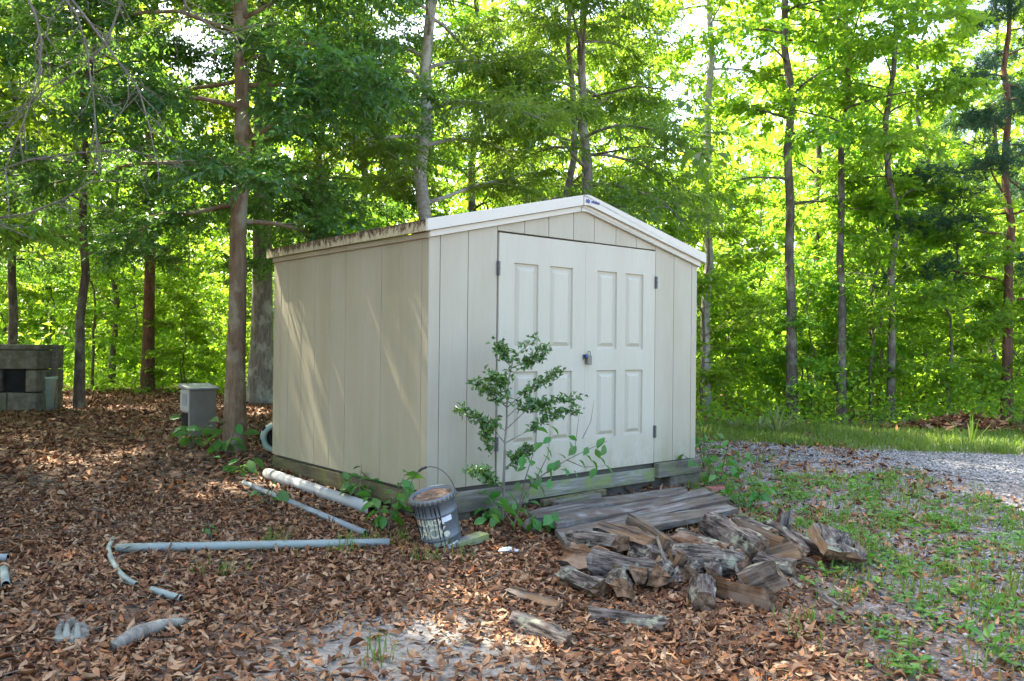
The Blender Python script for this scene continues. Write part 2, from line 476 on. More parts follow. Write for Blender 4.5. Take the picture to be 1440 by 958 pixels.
# ------------------------------------------------------------------ the shed
WX, WD, EAVE, PEAK = 3.103, 2.609, 1.83, 2.19
shed = thing('storage_shed', 'cream vinyl storage shed with panelled double doors and a low gable roof', 'shed', (SN[0], SN[1], SHED_Z), SHED_ROT)
def roof_z(x): return EAVE + (PEAK - EAVE) * (1 - abs(x - WX / 2) / (WX / 2))
MB().box(.035, WX - .035, .035, WD - .035, -.06, EAVE - .03).build('inner_shell', M['backing'], shed)
MB().prism([(.035, EAVE - .03), (WX - .035, EAVE - .03), (WX / 2, PEAK - .05)], .034, WD - .034).build('gable_core', M['backing'], shed)
def front_panel(x0, x1, z0, mat='vinyl', name='wall_panel'):
    g_ = .0025
    a, b = x0 + g_, x1 - g_
    top = [(b, roof_z(b) - .004), (a, roof_z(a) - .004)]
    if a < WX / 2 < b: top.insert(1, (WX / 2, PEAK - .004))
    MB().prism([(a, z0), (b, z0)] + top, 0, .03).build(name, M[mat], shed, bevel=.003)
for a, b in ((.10, .354), (.354, .634)): front_panel(a, b, 0)
front_panel(0, .10, -.01, 'vinyl', 'corner_trim')
for a, b in zip((.634, .908, 1.166, 1.445, 1.69, 1.96, 2.226), (.908, 1.166, 1.445, 1.69, 1.96, 2.226, 2.49)): front_panel(a, b, 1.937)
for a, b in ((2.49, 2.755), (2.755, 3.02)): front_panel(a, b, 0)
front_panel(3.02, 3.103, -.005, 'vinyl', 'corner_trim')
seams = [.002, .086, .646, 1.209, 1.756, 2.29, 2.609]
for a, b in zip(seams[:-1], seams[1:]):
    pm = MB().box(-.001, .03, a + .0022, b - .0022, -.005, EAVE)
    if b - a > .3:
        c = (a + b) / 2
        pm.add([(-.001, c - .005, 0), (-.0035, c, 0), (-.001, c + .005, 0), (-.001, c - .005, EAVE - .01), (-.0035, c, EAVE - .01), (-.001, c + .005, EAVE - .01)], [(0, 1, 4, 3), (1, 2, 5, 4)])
    pm.build('corner_trim' if b - a < .1 else 'wall_panel', M['vinyl_mildew_shade'], shed)
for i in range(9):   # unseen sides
    MB().box(WX - .03, WX, .034 + i * .286 + .002, .034 + (i + 1) * .286 - .002, 0, EAVE).build('wall_panel', M['vinyl_mildew_shade'], shed)
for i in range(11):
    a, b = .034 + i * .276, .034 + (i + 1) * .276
    MB().prism([(a + .002, 0), (b - .002, 0), (b - .002, min(roof_z(a), roof_z(b)) - .01), (a + .002, min(roof_z(a), roof_z(b)) - .01)], WD - .03, WD).build('wall_panel', M['vinyl_mildew_shade'], shed)
# doors with recessed mouldings
def make_door(x0, x1, panels, yf, dz=0):
    z0, z1 = .0, 1.925 + dz
    xs = sorted({x0, x1, *[p for q in panels for p in q]})
    zs = [z0, .275, .85, 1.03, 1.70, z1]
    mb = MB()
    for i in range(len(xs) - 1):
        for j in range(len(zs) - 1):
            if (xs[i], xs[i + 1]) in panels and j in (1, 3): continue
            mb.add([(xs[i], yf, zs[j]), (xs[i + 1], yf, zs[j]), (xs[i + 1], yf, zs[j + 1]), (xs[i], yf, zs[j + 1])], [(0, 1, 2, 3)])
    mb.add([(x0, yf, z0), (x1, yf, z0), (x1, yf, z1), (x0, yf, z1), (x0, .032, z0), (x1, .032, z0), (x1, .032, z1), (x0, .032, z1)],
           [(0, 4, 5, 1), (1, 5, 6, 2), (2, 6, 7, 3), (3, 7, 4, 0)])
    d = mb.build('door', M['door'], shed)
    for (a, b) in panels:
        for (c, e) in ((.275, .85), (1.03, 1.70)):
            pm = MB(); prev = None
            for ins, dep in ((0, 0), (.005, .016), (.02, .019), (.026, .019), (.055, .002)):
                r = [(a + ins, yf + dep, c + ins), (b - ins, yf + dep, c + ins), (b - ins, yf + dep, e - ins), (a + ins, yf + dep, e - ins)]
                if prev: pm.add(prev + r, [(k, (k + 1) % 4, (k + 1) % 4 + 4, k + 4) for k in range(4)])
                prev = r
            pm.add(prev, [(0, 1, 2, 3)])
            pm.build('door_panel', M['door'], d)
    return d
dl = make_door(.643, 1.580, [(.797, 1.05), (1.173, 1.432)], -.010, -.004)
dr = make_door(1.587, 2.482, [(1.73, 1.975), (2.085, 2.322)], -.004)
for x, z, p in ((.636, 1.645, dl), (.636, .30, dl), (2.487, 1.64, dr), (2.487, .285, dr)):
    hb = MB().box(x - .012, x + .012, -.016, -.002, z - .055, z + .055)
    for k in range(3): hb.tube([(x, -.02, z - .055 + k * .038), (x, -.02, z - .022 + k * .038)], .009, 8)
    hb.build('hinge', M['hinge'], p)
hb = MB().box(1.555, 1.592, -.022, -.008, .945, .985).box(1.60, 1.635, -.018, -.005, .95, .98)
hb.build('hasp', M['hinge'], dr)
# gable fascia, trims, roof
OV = .062
def slope_strip(x0, x1, zoff, h, y0, y1, name, mat, apex=False):
    def rz(x): return roof_z(x) + zoff
    lo, hi = [], []
    xs = [x0, x1] if not (x0 < WX / 2 < x1) else [x0, WX / 2 - .06, WX / 2 - .02, WX / 2 + .02, WX / 2 + .07, x1]
    soft = lambda x: min(rz(x), rz(WX / 2) - .004 - .05 * max(0, .07 - abs(x - WX / 2)))
    lo = [(x, soft(x)) for x in xs]; hi = [(x, soft(x) + h) for x in reversed(xs)]
    return MB().prism(lo + hi, y0, y1).build(name, M[mat], shed, bevel=.004)
slope_strip(-.055, 1.497, .045, .086, -OV, -.03, 'gable_fascia', 'trim')
slope_strip(1.503, WX + .055, .045, .086, -OV - .002, -.03, 'gable_fascia', 'trim')
slope_strip(-.012, 1.497, -.003, .046, -.032, .002, 'gable_trim', 'trim')
slope_strip(1.503, WX + .012, -.003, .046, -.033, .002, 'gable_trim', 'trim')
for s in (0, 1):
    x = -.055 if s == 0 else WX + .03
    MB().box(x, x + .025, -.028, WD + .06, EAVE + .035, EAVE + .118).build('eave_fascia', M['fascia_dirty'], shed)
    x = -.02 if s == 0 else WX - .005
    MB().box(x, x + .024, .004, 1.48, EAVE - .008, EAVE + .034).build('eave_trim', M['vinyl_mildew_shade'], shed, bevel=.003)
    MB().box(x, x + .024, 1.484, WD, EAVE - .008, EAVE + .034).build('eave_trim', M['vinyl_mildew_shade'], shed, bevel=.003)
rf = MB()
zt = .122
for (xa, xb) in ((-.05, WX / 2), (WX / 2, WX + .05)):
    rf.prism([(xa, roof_z(xa) + zt - .05), (xb, roof_z(xb) + zt - .05), (xb, roof_z(xb) + zt), (xa, roof_z(xa) + zt)], -.028, WD + .06)
rf.build('roof', M['fascia_dirty'], shed)
# maker's emblem on the ridge of the front fascia: blue splash and a word too worn to read
em = MB()
bx0, bz0 = 1.545, 2.262
star = [(bx0 + .03 * (1 if k % 2 else .5) * math.cos(k * PI / 7) * 1.1, bz0 + .02 * (1 if k % 2 else .6) * math.sin(k * PI / 7)) for k in range(14)]
em.prism(star, -OV - .006, -OV - .002)
for k in range(6):
    em.box(bx0 + .04 + k * .017, bx0 + .052 + k * .017, -OV - .006, -OV - .002, bz0 - .010 - k * .0012, bz0 + .006 + (k % 2) * .004 - k * .0012)
em.build('emblem', M['blue'], shed)
# foundation
MB().box(.06, WX - .06, .06, WD - .06, -.30, -.062).build('floor_frame', M['backing'], shed)
MB().box(-.004, .03, -.01, WD - .01, -.165, -.028).build('base_board', M['side_wood'], shed, bevel=.004)
MB().box(.0, .96, -.022, .012, -.185, -.03).build('base_board', M['skirt_wood'], shed, bevel=.004)
MB().box(.963, 2.495, -.012, .022, -.165, -.045).build('base_board', M['moss_wood'], shed, bevel=.004)
MB().box(2.50, WX + .015, -.055, .01, -.135, -.006).build('base_beam', M['skirt_wood'], shed, bevel=.005)
MB().box(2.68, WX + .01, -.045, .25, -.36, -.138).build('support_block', M['concrete'], shed, bevel=.008)
MB().box(.02, .4, .0, .3, -.36, -.187).build('support_block', M['concrete'], shed, bevel=.008)
MB().box(.0, .25, WD - .3, WD - .02, -.36, -.168).build('support_block', M['concrete'], shed, bevel=.008)

# padlock on the hasp
pl = thing('padlock', 'small grey padlock with a blue cap hanging where the shed doors meet', 'padlock', shed_to_world(1.607, -.034, .90), SHED_ROT)
MB().box(-.024, .024, -.014, .014, 0, .078).build('lock_body', M['steel'], pl, bevel=.005)
MB().tube([(-.014, 0, .07), (-.014, 0, .10), (-.008, 0, .112), (.008, 0, .112), (.014, 0, .10), (.014, 0, .07)], .004, 6).build('shackle', M['hinge'], pl)
MB().box(-.05, -.026, -.014, .010, .055, .088).build('cap', M['blue'], pl, bevel=.01)

# ------------------------------------------------------------------ ramp and boards in front of the doors
ramp = thing('wooden_ramp', 'low ramp of weathered grey planks lying below the shed doors', 'ramp', shed_to_world(0, 0, 0) * 1.0, SHED_ROT)
rr = random.Random(4)
# corners in the shed's own axes (x along front, y outwards negative)
def to_local(P):
    q = np.array([P[0], P[1]]) - SN
    return Vector((q @ FR, q @ SD, P[2] - SHED_Z))
c_lb, c_rb, c_rf, c_lf = to_local(hit(752, 716, .12)), to_local(hit(962, 681, .10)), to_local(hit(1037, 716, .07)), to_local(hit(806, 774, .06))
NPL = 4
for k in range(NPL):
    a, b = k / NPL + .02, (k + 1) / NPL - .02
    A0, A1 = c_lb.lerp(c_lf, a), c_lb.lerp(c_lf, b); B0, B1 = c_rb.lerp(c_rf, a), c_rb.lerp(c_rf, b)
    n = 14; mb = MB(); vv = []
    e0, e1 = rr.uniform(-.07, .05), rr.uniform(-.05, .07)
    for i in range(n + 1):
        t = i / n; t2 = e0 * (1 - t) + t * (1 + e1)
        P, Q = A0.lerp(B0, t2), A1.lerp(B1, t2)
        w = .012 * math.sin(5 * t + k * 2) + .008 * (k % 2)
        for fr_, th in ((0, 0), (.33, .006 * math.sin(7 * t + k)), (.66, -.004), (1, 0)):
            X = P.lerp(Q, fr_) + Vector((rr.uniform(-.002, .002), rr.uniform(-.003, .003), th + w + rr.uniform(-.0035, .0035)))
            vv.append(X)
        for fr_ in (1, 0): vv.append(P.lerp(Q, fr_) - Vector((0, 0, .04 - w)))
    f = []
    for i in range(n):
        for j in range(6):
            f.append((i * 6 + j, i * 6 + (j + 1) % 6, (i + 1) * 6 + (j + 1) % 6, (i + 1) * 6 + j))
    f += [tuple(range(5, -1, -1)), tuple(range(n * 6, n * 6 + 6))]
    mb.add(vv, f).build('plank', M['grey_wood'], ramp)
for t in (.12, .5, .88):
    mb = MB()
    P, Q = c_lb.lerp(c_rb, t), c_lf.lerp(c_rf, t)
    mb.add([P + Vector((dx, 0, dz)) for dx in (-.03, .03) for dz in (-.13, -.042)] + [Q + Vector((dx, .03, dz)) for dx in (-.03, .03) for dz in (-.10, -.042)],
           [(0, 1, 3, 2), (4, 6, 7, 5), (0, 4, 5, 1), (2, 3, 7, 6), (1, 5, 7, 3), (0, 2, 6, 4)])
    mb.build('bearer', M['skirt_wood'], ramp)
def board(name, label, pa, pb, off, w, h, mat='skirt_wood', group=None, cat='board'):
    A, B = wall_pt(*pa, off), wall_pt(*pb, off)
    d = (B - A); L = d.length; rz = math.atan2(d.y, d.x)
    o = MB().box(0, L, -w / 2, w / 2, 0, h).build(name, M[mat], None, loc=(A.x, A.y, min(A.z, B.z)), rot=(0, -math.atan2(d.z, math.hypot(d.x, d.y)), rz), bevel=.006)
    return tag(o, label, cat, group)
board('timber_offcut', 'short grey timber offcut lying on the ramp against the mossy sill', (780, 716), (840, 703), -.14, .10, .06)
board('timber_offcut', 'dark thin board end tucked behind the timber offcut below the doors', (762, 712), (850, 696), -.07, .05, .05, 'side_wood')
b_ = board('timber_offcut', 'short mossy board half buried in leaves beside the paint bucket', (640, 770), (682, 756), -.55, .10, .05, 'moss_wood')
b_.location.z = gz(b_.location.x, b_.location.y) - .012
br = hit(990, 692); o = MB().box(-.1, .1, -.05, .05, 0, .058).build('brick', M['brick_red'], None, loc=(br.x + .12, br.y + .02, br.z - .01), rot=(0, 0, .5), bevel=.005)
tag(o, 'red brick lying on the ground by the right corner of the shed', 'brick')
def pebble(name, label, P, r, mat, sc=(1, 1, .7), seed=0, cat='stone', zoff=.3):
    q = random.Random(seed); mb = MB(); n = 10
    prof = [(math.sin(PI * i / 6) * r, -math.cos(PI * i / 6) * r) for i in range(7)]
    mb.lathe([(max(.001, a), b) for a, b in prof], n)
    mb.v = [(x * sc[0] * (1 + q.uniform(-.12, .12)), y * sc[1] * (1 + q.uniform(-.12, .12)), z * sc[2] * (1 + q.uniform(-.1, .1))) for x, y, z in mb.v]
    o = mb.build(name, M[mat], None, True, loc=(P.x, P.y, P.z + r * sc[2] * zoff), rot=(0, 0, q.random() * 6))
    return tag(o, label, cat)
pebble('stone', 'rounded grey stone wedged at the corner of the plank ramp', hit(747, 748), .065, 'stone', (1, .9, .9), 3, 'stone', .7)

# ------------------------------------------------------------------ paint bucket
bp = hit(623, 764)
bk = thing('paint_bucket', 'dented blue grey tin bucket with black drips and a wire handle', 'bucket', (bp.x, bp.y, bp.z - .015), 0)
bk.rotation_euler = (R(9), R(-12), R(4))
BR, BH = .142, .372
def br_(z): return BR * (.93 + .07 * z / BH)
prof = [(.001, 0), (BR * .92, 0), (br_(.01), .012)]
for z in (.09, .25):
    prof += [(br_(z), z - .012), (br_(z) + .005, z - .005), (br_(z) + .005, z + .005), (br_(z), z + .012)]
prof += [(br_(.33), .330), (BR + .009, .338), (BR + .010, .366), (BR + .004, .372), (BR - .006, .372), (BR - .010, .350)]
MB().lathe(prof, 40).build('bucket_body', M['bucket'], bk, True)
MB().lathe([(.001, .352), (BR * .5, .350), (BR - .008, .353)], 32).build('lid', M['rust'], bk, True)
lg = MB()
for k in range(30):
    a = 2 * PI * k / 30
    c, s = math.cos(a), math.sin(a)
    r = BR + .0115
    lg.add([(r * math.cos(a + d), r * math.sin(a + d), z) for d, z in ((-.05, .342), (.05, .342), (.035, .364), (-.035, .364))] +
           [((r + .004) * math.cos(a + d), (r + .004) * math.sin(a + d), z) for d, z in ((-.042, .345), (.042, .345), (.03, .361), (-.03, .361))],
           [(4, 5, 6, 7), (0, 1, 5, 4), (1, 2, 6, 5), (2, 3, 7, 6), (3, 0, 4, 7)])
tag(lg.build('lid_lugs', M['steel'], bk), kind='stuff')
def wrap(a0, a1, z0, z1, off=.0015, n=8):
    mb = MB(); vv = []
    for i in range(n + 1):
        a = a0 + (a1 - a0) * i / n
        for z in (z0, z1): r = br_(z) + off; vv.append((r * math.cos(a), r * math.sin(a), z))
    mb.add(vv, [(2 * i, 2 * i + 2, 2 * i + 3, 2 * i + 1) for i in range(n)])
    return mb
FA = -PI / 2     # the side towards the viewer
wrap(FA - .75, FA + .12, .105, .24).build('label_patch', M['khaki_print'], bk)
wrap(FA - 1.2, FA - .80, .20, .24).build('label_patch', M['salmon'], bk)
wrap(FA - 1.15, FA - .72, .012, .075).build('label_patch', M['salmon'], bk)
wrap(FA + .22, FA + .78, .205, .243).build('label_patch', M['white'], bk)
wrap(FA + .1, FA + .9, .022, .05).build('label_patch', M['white'], bk)
wrap(FA - .4, FA + .3, .052, .078).build('label_patch', M['khaki_print'], bk)
dsk = MB(); vv = [(0, 0)] + [(math.cos(k * PI / 8), math.sin(k * PI / 8)) for k in range(16)]
zz, aa = .125, FA + .38
dsk.add([((br_(zz) + .0025) * math.cos(aa + x * .15), (br_(zz) + .0025) * math.sin(aa + x * .15), zz + y * .020) for x, y in vv], [(0, k + 1, (k + 1) % 16 + 1) for k in range(16)])
dsk.build('label_dot', M['cream'], bk)
def wrapped_text(txt, size, a_mid, z, mat):
    cu = bpy.data.curves.new('lettering', 'FONT'); cu.body = txt; cu.size = size; cu.align_x = 'CENTER'; cu.offset = size * .02
    to = bpy.data.objects.new('lettering', cu); COL.objects.link(to)
    dg = bpy.context.evaluated_depsgraph_get()
    me = bpy.data.meshes.new_from_object(to.evaluated_get(dg))
    bpy.data.objects.remove(to); bpy.data.curves.remove(cu)
    for v in me.vertices:
        x, y = v.co.x, v.co.y
        zz = z + y; r = br_(zz) + .003; a = a_mid + x / r
        v.co = (r * math.cos(a), r * math.sin(a), zz)
    me.materials.clear(); me.materials.append(M[mat])
    return link('lettering', me, bk)
wrapped_text('BLACK', .060, FA - .32, .197, 'cream')
wrapped_text('JACK', .092, FA - .34, .116, 'cream')
q = random.Random(12)
for k in range(8):
    a = FA - 1.2 + k * .21 + q.uniform(-.07, .07)
    z1 = .345; z0 = q.choice([.27, .2, .12, .05, .02, .015])
    if -.75 < a - FA < .35: z0 = min(z0, .12)
    path = []; rad = []
    w0 = q.uniform(.0018, .0045)
    for i in range(8):
        t = i / 7; z = z1 + (z0 - z1) * t
        aj = a + .03 * math.sin(t * 5 + k) * t; r = br_(z) + (.012 if z > .335 else .002)
        path.append((r * math.cos(aj), r * math.sin(aj), z)); rad.append(w0 * (1.2 - .5 * t))
    MB().tube(path, rad, 5).build('tar_drip', M['black'], bk, True)
hp = []
for i in range(17):
    a = PI * i / 16
    hp.append((-(BR + .012) * math.cos(a), .02 + .035 * math.sin(a), .33 + .205 * math.sin(a)))
MB().tube(hp, .0028, 6).build('wire_handle', M['wire'], bk, True)
MB().tube(hp[6:9], .0085, 8).build('grip', M['black'], bk, True)
for sx in (-1, 1): MB().tube([(sx * (BR + .002), .02, .33), (sx * (BR + .02), .02, .33)], .012, 8).build('ear', M['steel'], bk)

# ------------------------------------------------------------------ pipes on the ground
def pipe(name, label, pts, r, mat, cat='pipe', lift=None, group=None):
    P = [Vector(p) for p in pts]
    mb = MB().tube(P, r, 14, 0, False)
    mb.tube(P, r * .86, 14, 1, False)
    n = 14; L = len(P)
    for e in (0, L - 1):
        o, i_ = e * n, L * n + e * n
        for k in range(n):
            q_ = (o + k, i_ + k, i_ + (k + 1) % n, o + (k + 1) % n)
            mb.f.append(q_ if e == 0 else q_[::-1]); mb.mi.append(0)
    return tag(mb.build(name, [M[mat], M['hollow']], None, True), label, cat, group)
def gpath(pix, h, n=10):
    W_ = [hit(px, py, h) for px, py in pix]
    P = resample([tuple(p) for p in W_], n) if n else np.array([tuple(p) for p in W_])
    return [Vector((x, y, gz(x, y) + h)) for x, y, _ in P]
def straight(pa, pb, ha, hb):
    a, b = hit(*pa, ha), hit(*pb, hb)
    return [a.lerp(b, i / 6) for i in range(7)]
pipe('drain_pipe', 'fat white plastic pipe lying along the left wall of the shed', straight((376, 666), (524, 717), .05, .05), .05, 'pvc_white')
pipe('conduit', 'thin blue grey conduit lying in leaves between white pipe and bare ground', straight((343, 679), (514, 750), .03, .035), .023, 'conduit')
pipe('drain_pipe', 'long straight grey green pipe lying across the dead leaves', straight((163, 771), (547, 763), .028, .03), .027, 'pvc')
pipe('bent_conduit', 'thin curved grey conduit half buried in leaves at the long pipe end', gpath([(159, 757), (152, 772), (157, 788), (166, 803), (178, 815), (192, 822)], .026, 14), .014, 'pvc')
pipe('pipe_offcut', 'short pale pipe offcut lying in leaves below the curved conduit', straight((213, 829), (255, 842), .03, .03), .017, 'pvc')
pipe('pipe_offcut', 'blue pipe end poking into view above two grey pipe ends', straight((-30, 784), (11, 784), .05, .05), .02, 'conduit')
pipe('pipe_offcut', 'grey pipe end with an open mouth at the very edge of the leaves', straight((5, 800), (8, 822), .03, .03), .02, 'pvc')
o = MB().tube([hit(241, 764, .06), hit(232, 790, .03), hit(217, 822, .005)], [.005, .006, .004], 6).build('iron_rod', M['bark_red'], None)
tag(o, 'thin rusty rod leaning over the long grey green pipe', 'rod')

# ------------------------------------------------------------------ pedestal, wheel, block hearth
pp = hit(279, 613)
pd = thing('utility_pedestal', 'weathered grey utility pedestal box standing among leaves by the tree', 'utility box', (pp.x, pp.y, pp.z - .02), R(46))
MB().box(-.16, .16, -.11, .11, 0, .57).build('cabinet', M['steel'], pd, bevel=.006)
mb = MB().add([(-.185, -.14, .565), (.185, -.14, .565), (.185, .14, .585), (-.185, .14, .585), (-.185, -.14, .585), (.185, -.14, .585), (.185, .14, .63), (-.185, .14, .63)],
              [(0, 3, 2, 1), (4, 5, 6, 7), (0, 1, 5, 4), (1, 2, 6, 5), (2, 3, 7, 6), (3, 0, 4, 7)])
mb.build('lid', M['conduit'], pd, bevel=.004)
MB().box(-.172, -.162, -.112, .112, .32, .56).build('meter_panel', M['pvc_white'], pd)
MB().box(-.176, -.173, -.06, .05, .38, .52).build('meter_window', M['conduit'], pd)
MB().box(-.166, -.161, -.07, .09, .02, .30).build('open_front', M['hollow'], pd)
wp = at(389, 620, 8.7)
wh = thing('plastic_wheel', 'pale green plastic wheel propped behind the back corner of the shed', 'wheel', (wp.x, wp.y, gz(wp.x, wp.y) + .165), R(14))
ring = []
for i in range(13):
    a = 2 * PI * i / 12
    ring.append((.135 + .035 * math.cos(a), .04 * math.sin(a)))
MB().lathe(ring, 28).build('rim', M['pale_green'], wh, True, rot=(PI / 2, 0, 0))
for k in range(7):
    mb = MB()
    a = 2 * PI * k / 7
    mb.box(-.025, .025, -.044, .044, .158, .174)
    for i in range(8):
        x, y, z = mb.v[-8 + i]; mb.v[-8 + i] = (x * math.cos(a) + z * math.sin(a), y, -x * math.sin(a) + z * math.cos(a))
    mb.build('tread_lug', M['hollow'], wh)
MB().lathe([(.001, -.01), (.103, -.01)], 24).build('hub_disc', M['hollow'], wh, rot=(PI / 2, 0, 0))
MB().tube([(0, .03, 0), (0, -.03, 0)], .018, 10).build('axle', M['steel'], wh)

cb = hit(52, 580)
hz = gz(cb.x, cb.y)
he = thing('block_hearth', 'dark concrete block hearth with a square black opening at the wood edge', 'block hearth', (cb.x, cb.y, hz - .02), R(4))
q = random.Random(5)
H1, H2, H3 = .30, .62, .90
blk = []
for (z0, z1, cuts) in ((0, H1, (-1.9, -1.38, -.92, -.42, -.14)), (H1, H2, (-1.9, -1.45, -.98, -.50)), (H2, H3, (-1.9, -1.5, -1.0, -.55, -.14))):
    for a, b in zip(cuts[:-1], cuts[1:]):
        blk.append((a, b, z0, z1))
for a, b, z0, z1 in blk:
    MB().box(a + .006, b - .006, q.uniform(0, .012), .28, z0 + .006, z1 - .006).build('block', M['concrete'], he, bevel=.012)
for z0, z1 in ((0, H1), (H1, H2), (H2, H3)):
    MB().box(-.135, .02, -.07 + q.uniform(0, .01), .75, z0 + .006, z1 - .006).build('block', M['concrete'], he, bevel=.02)
MB().box(-.495, -.142, .07, .10, H1, H2).build('opening_shade', M['hollow'], he)  # black sheet painting the shade inside the hearth opening
MB().box(-1.9, .02, .0, .76, H3, H3 + .075).build('cap_slab', M['concrete'], he, bevel=.02)
MB().box(-1.9, -.2, .5, .74, 0, H3).build('back_wall', M['concrete'], he)
MB().box(.025, .085, .35, .42, 0, .95).build('post', M['skirt_wood'], he)
pb = hit(68, 577)
pt = thing('planter_pot', 'pale grey green plastic pot standing against the concrete block hearth', 'pot', (pb.x, pb.y - .05, gz(pb.x, pb.y) - .01), 0)
MB().lathe([(.001, 0), (.085, 0), (.125, .46), (.14, .465), (.142, .50), (.125, .505), (.115, .46), (.08, .03), (.001, .03)], 24).build('pot_body', M['pale_green'], pt, True)

# ------------------------------------------------------------------ firewood
def log_mesh(rng, L, r, kind, wood):
    n, rings = 12, 7
    if kind == 'round':
        sec = [(math.cos(2 * PI * k / n) * r, math.sin(2 * PI * k / n) * r, 1) for k in range(n)]
    elif kind == 'slab':
        sec = [(x * r, y * r, m) for x, y, m in ((-1, -.25, 0), (-.4, -.33, 0), (.3, -.28, 0), (1, -.2, 0), (.95, .15, 1), (.4, .32, 1), (-.3, .34, 1), (-.95, .18, 1))]
    else:
        half = {'half': PI / 2, 'quarter': PI / 3.4, 'wedge': PI / 5}[kind]
        k2 = 7
        sec = [(math.cos(-half + 2 * half * k / (k2 - 1) - PI / 2) * r, math.sin(-half + 2 * half * k / (k2 - 1) - PI / 2) * r, 1) for k in range(k2)]
        core = .75 if kind != 'half' else .25
        sec += [(r * math.sin(half) * .55, r * core * .15, 0), (rng.uniform(-.1, .1) * r, r * core, 0), (-r * math.sin(half) * .5, r * core * .2, 0)]
        sec = [(x, y + r * .3, m) for x, y, m in sec]
    sec = [(x * rng.uniform(.9, 1.1), y * rng.uniform(.9, 1.1), m) for x, y, m in sec]
    n = len(sec); mb = MB(); vv = []
    ph = rng.random() * 6; bow = rng.uniform(-.06, .06) * L
    for i in range(rings):
        t = i / (rings - 1)
        s = 1 + .06 * math.sin(3 * t + ph) - (.05 if i in (0, rings - 1) else 0)
        for k, (x, y, m) in enumerate(sec):
            j = rng.uniform(-.07, .07) * r * (1.6 if m else 1)
            ex = rng.uniform(-.02, .02) * (1 if i in (0, rings - 1) else 0)
            vv.append((t * L - L / 2 + ex, x * s + j + bow * (1 - (2 * t - 1) ** 2), y * s + j))
    f, mi = [], []
    for i in range(rings - 1):
        for k in range(n):
            k2 = (k + 1) % n
            f.append((i * n + k, (i + 1) * n + k, (i + 1) * n + k2, i * n + k2)); mi.append(0 if sec[k][2] and sec[k2][2] else 1)
    for e in (0, rings - 1):
        c = len(vv); vv.append(tuple(sum(vv[e * n + k][a] for k in range(n)) / n for a in range(3)))
        for k in range(n):
            t_ = (c, e * n + k, e * n + (k + 1) % n)
            f.append(t_ if e == 0 else t_[::-1]); mi.append(2)
    mb.v, mb.f, mb.mi = vv, f, mi
    me = mb.mesh('firewood_log', [M['log_bark'], M[wood], M['log_end']])
    return me
lr = random.Random(21)
def zl(zx, zy): return 720 + zx / 2.769, 640 + zy / 2.769
def log(label, a, b, Ya, Yb, r, kind='quarter', wood='log_grey', roll=0., name='firewood_log', cat='firewood', group='split logs of the firewood heap'):
    lim = min(0, hit(*zl(*a), .7 * r).y - Ya, hit(*zl(*b), .7 * r).y - Yb)
    Ya, Yb = Ya + lim, Yb + lim
    A, B = at(*zl(*a), Ya), at(*zl(*b), Yb)
    d = B - A; L = d.length
    o = link(name, log_mesh(lr, L, r, kind, wood), None, (A + B) / 2)
    X = d.normalized(); Z = (Vector((0, 0, 1)) - X * X.z).normalized(); Y = Z.cross(X)
    m = Matrix((X, Y, Z)).transposed() @ Matrix.Rotation(roll, 3, 'X')
    o.rotation_euler = m.to_euler()
    return tag(o, label, cat, group)
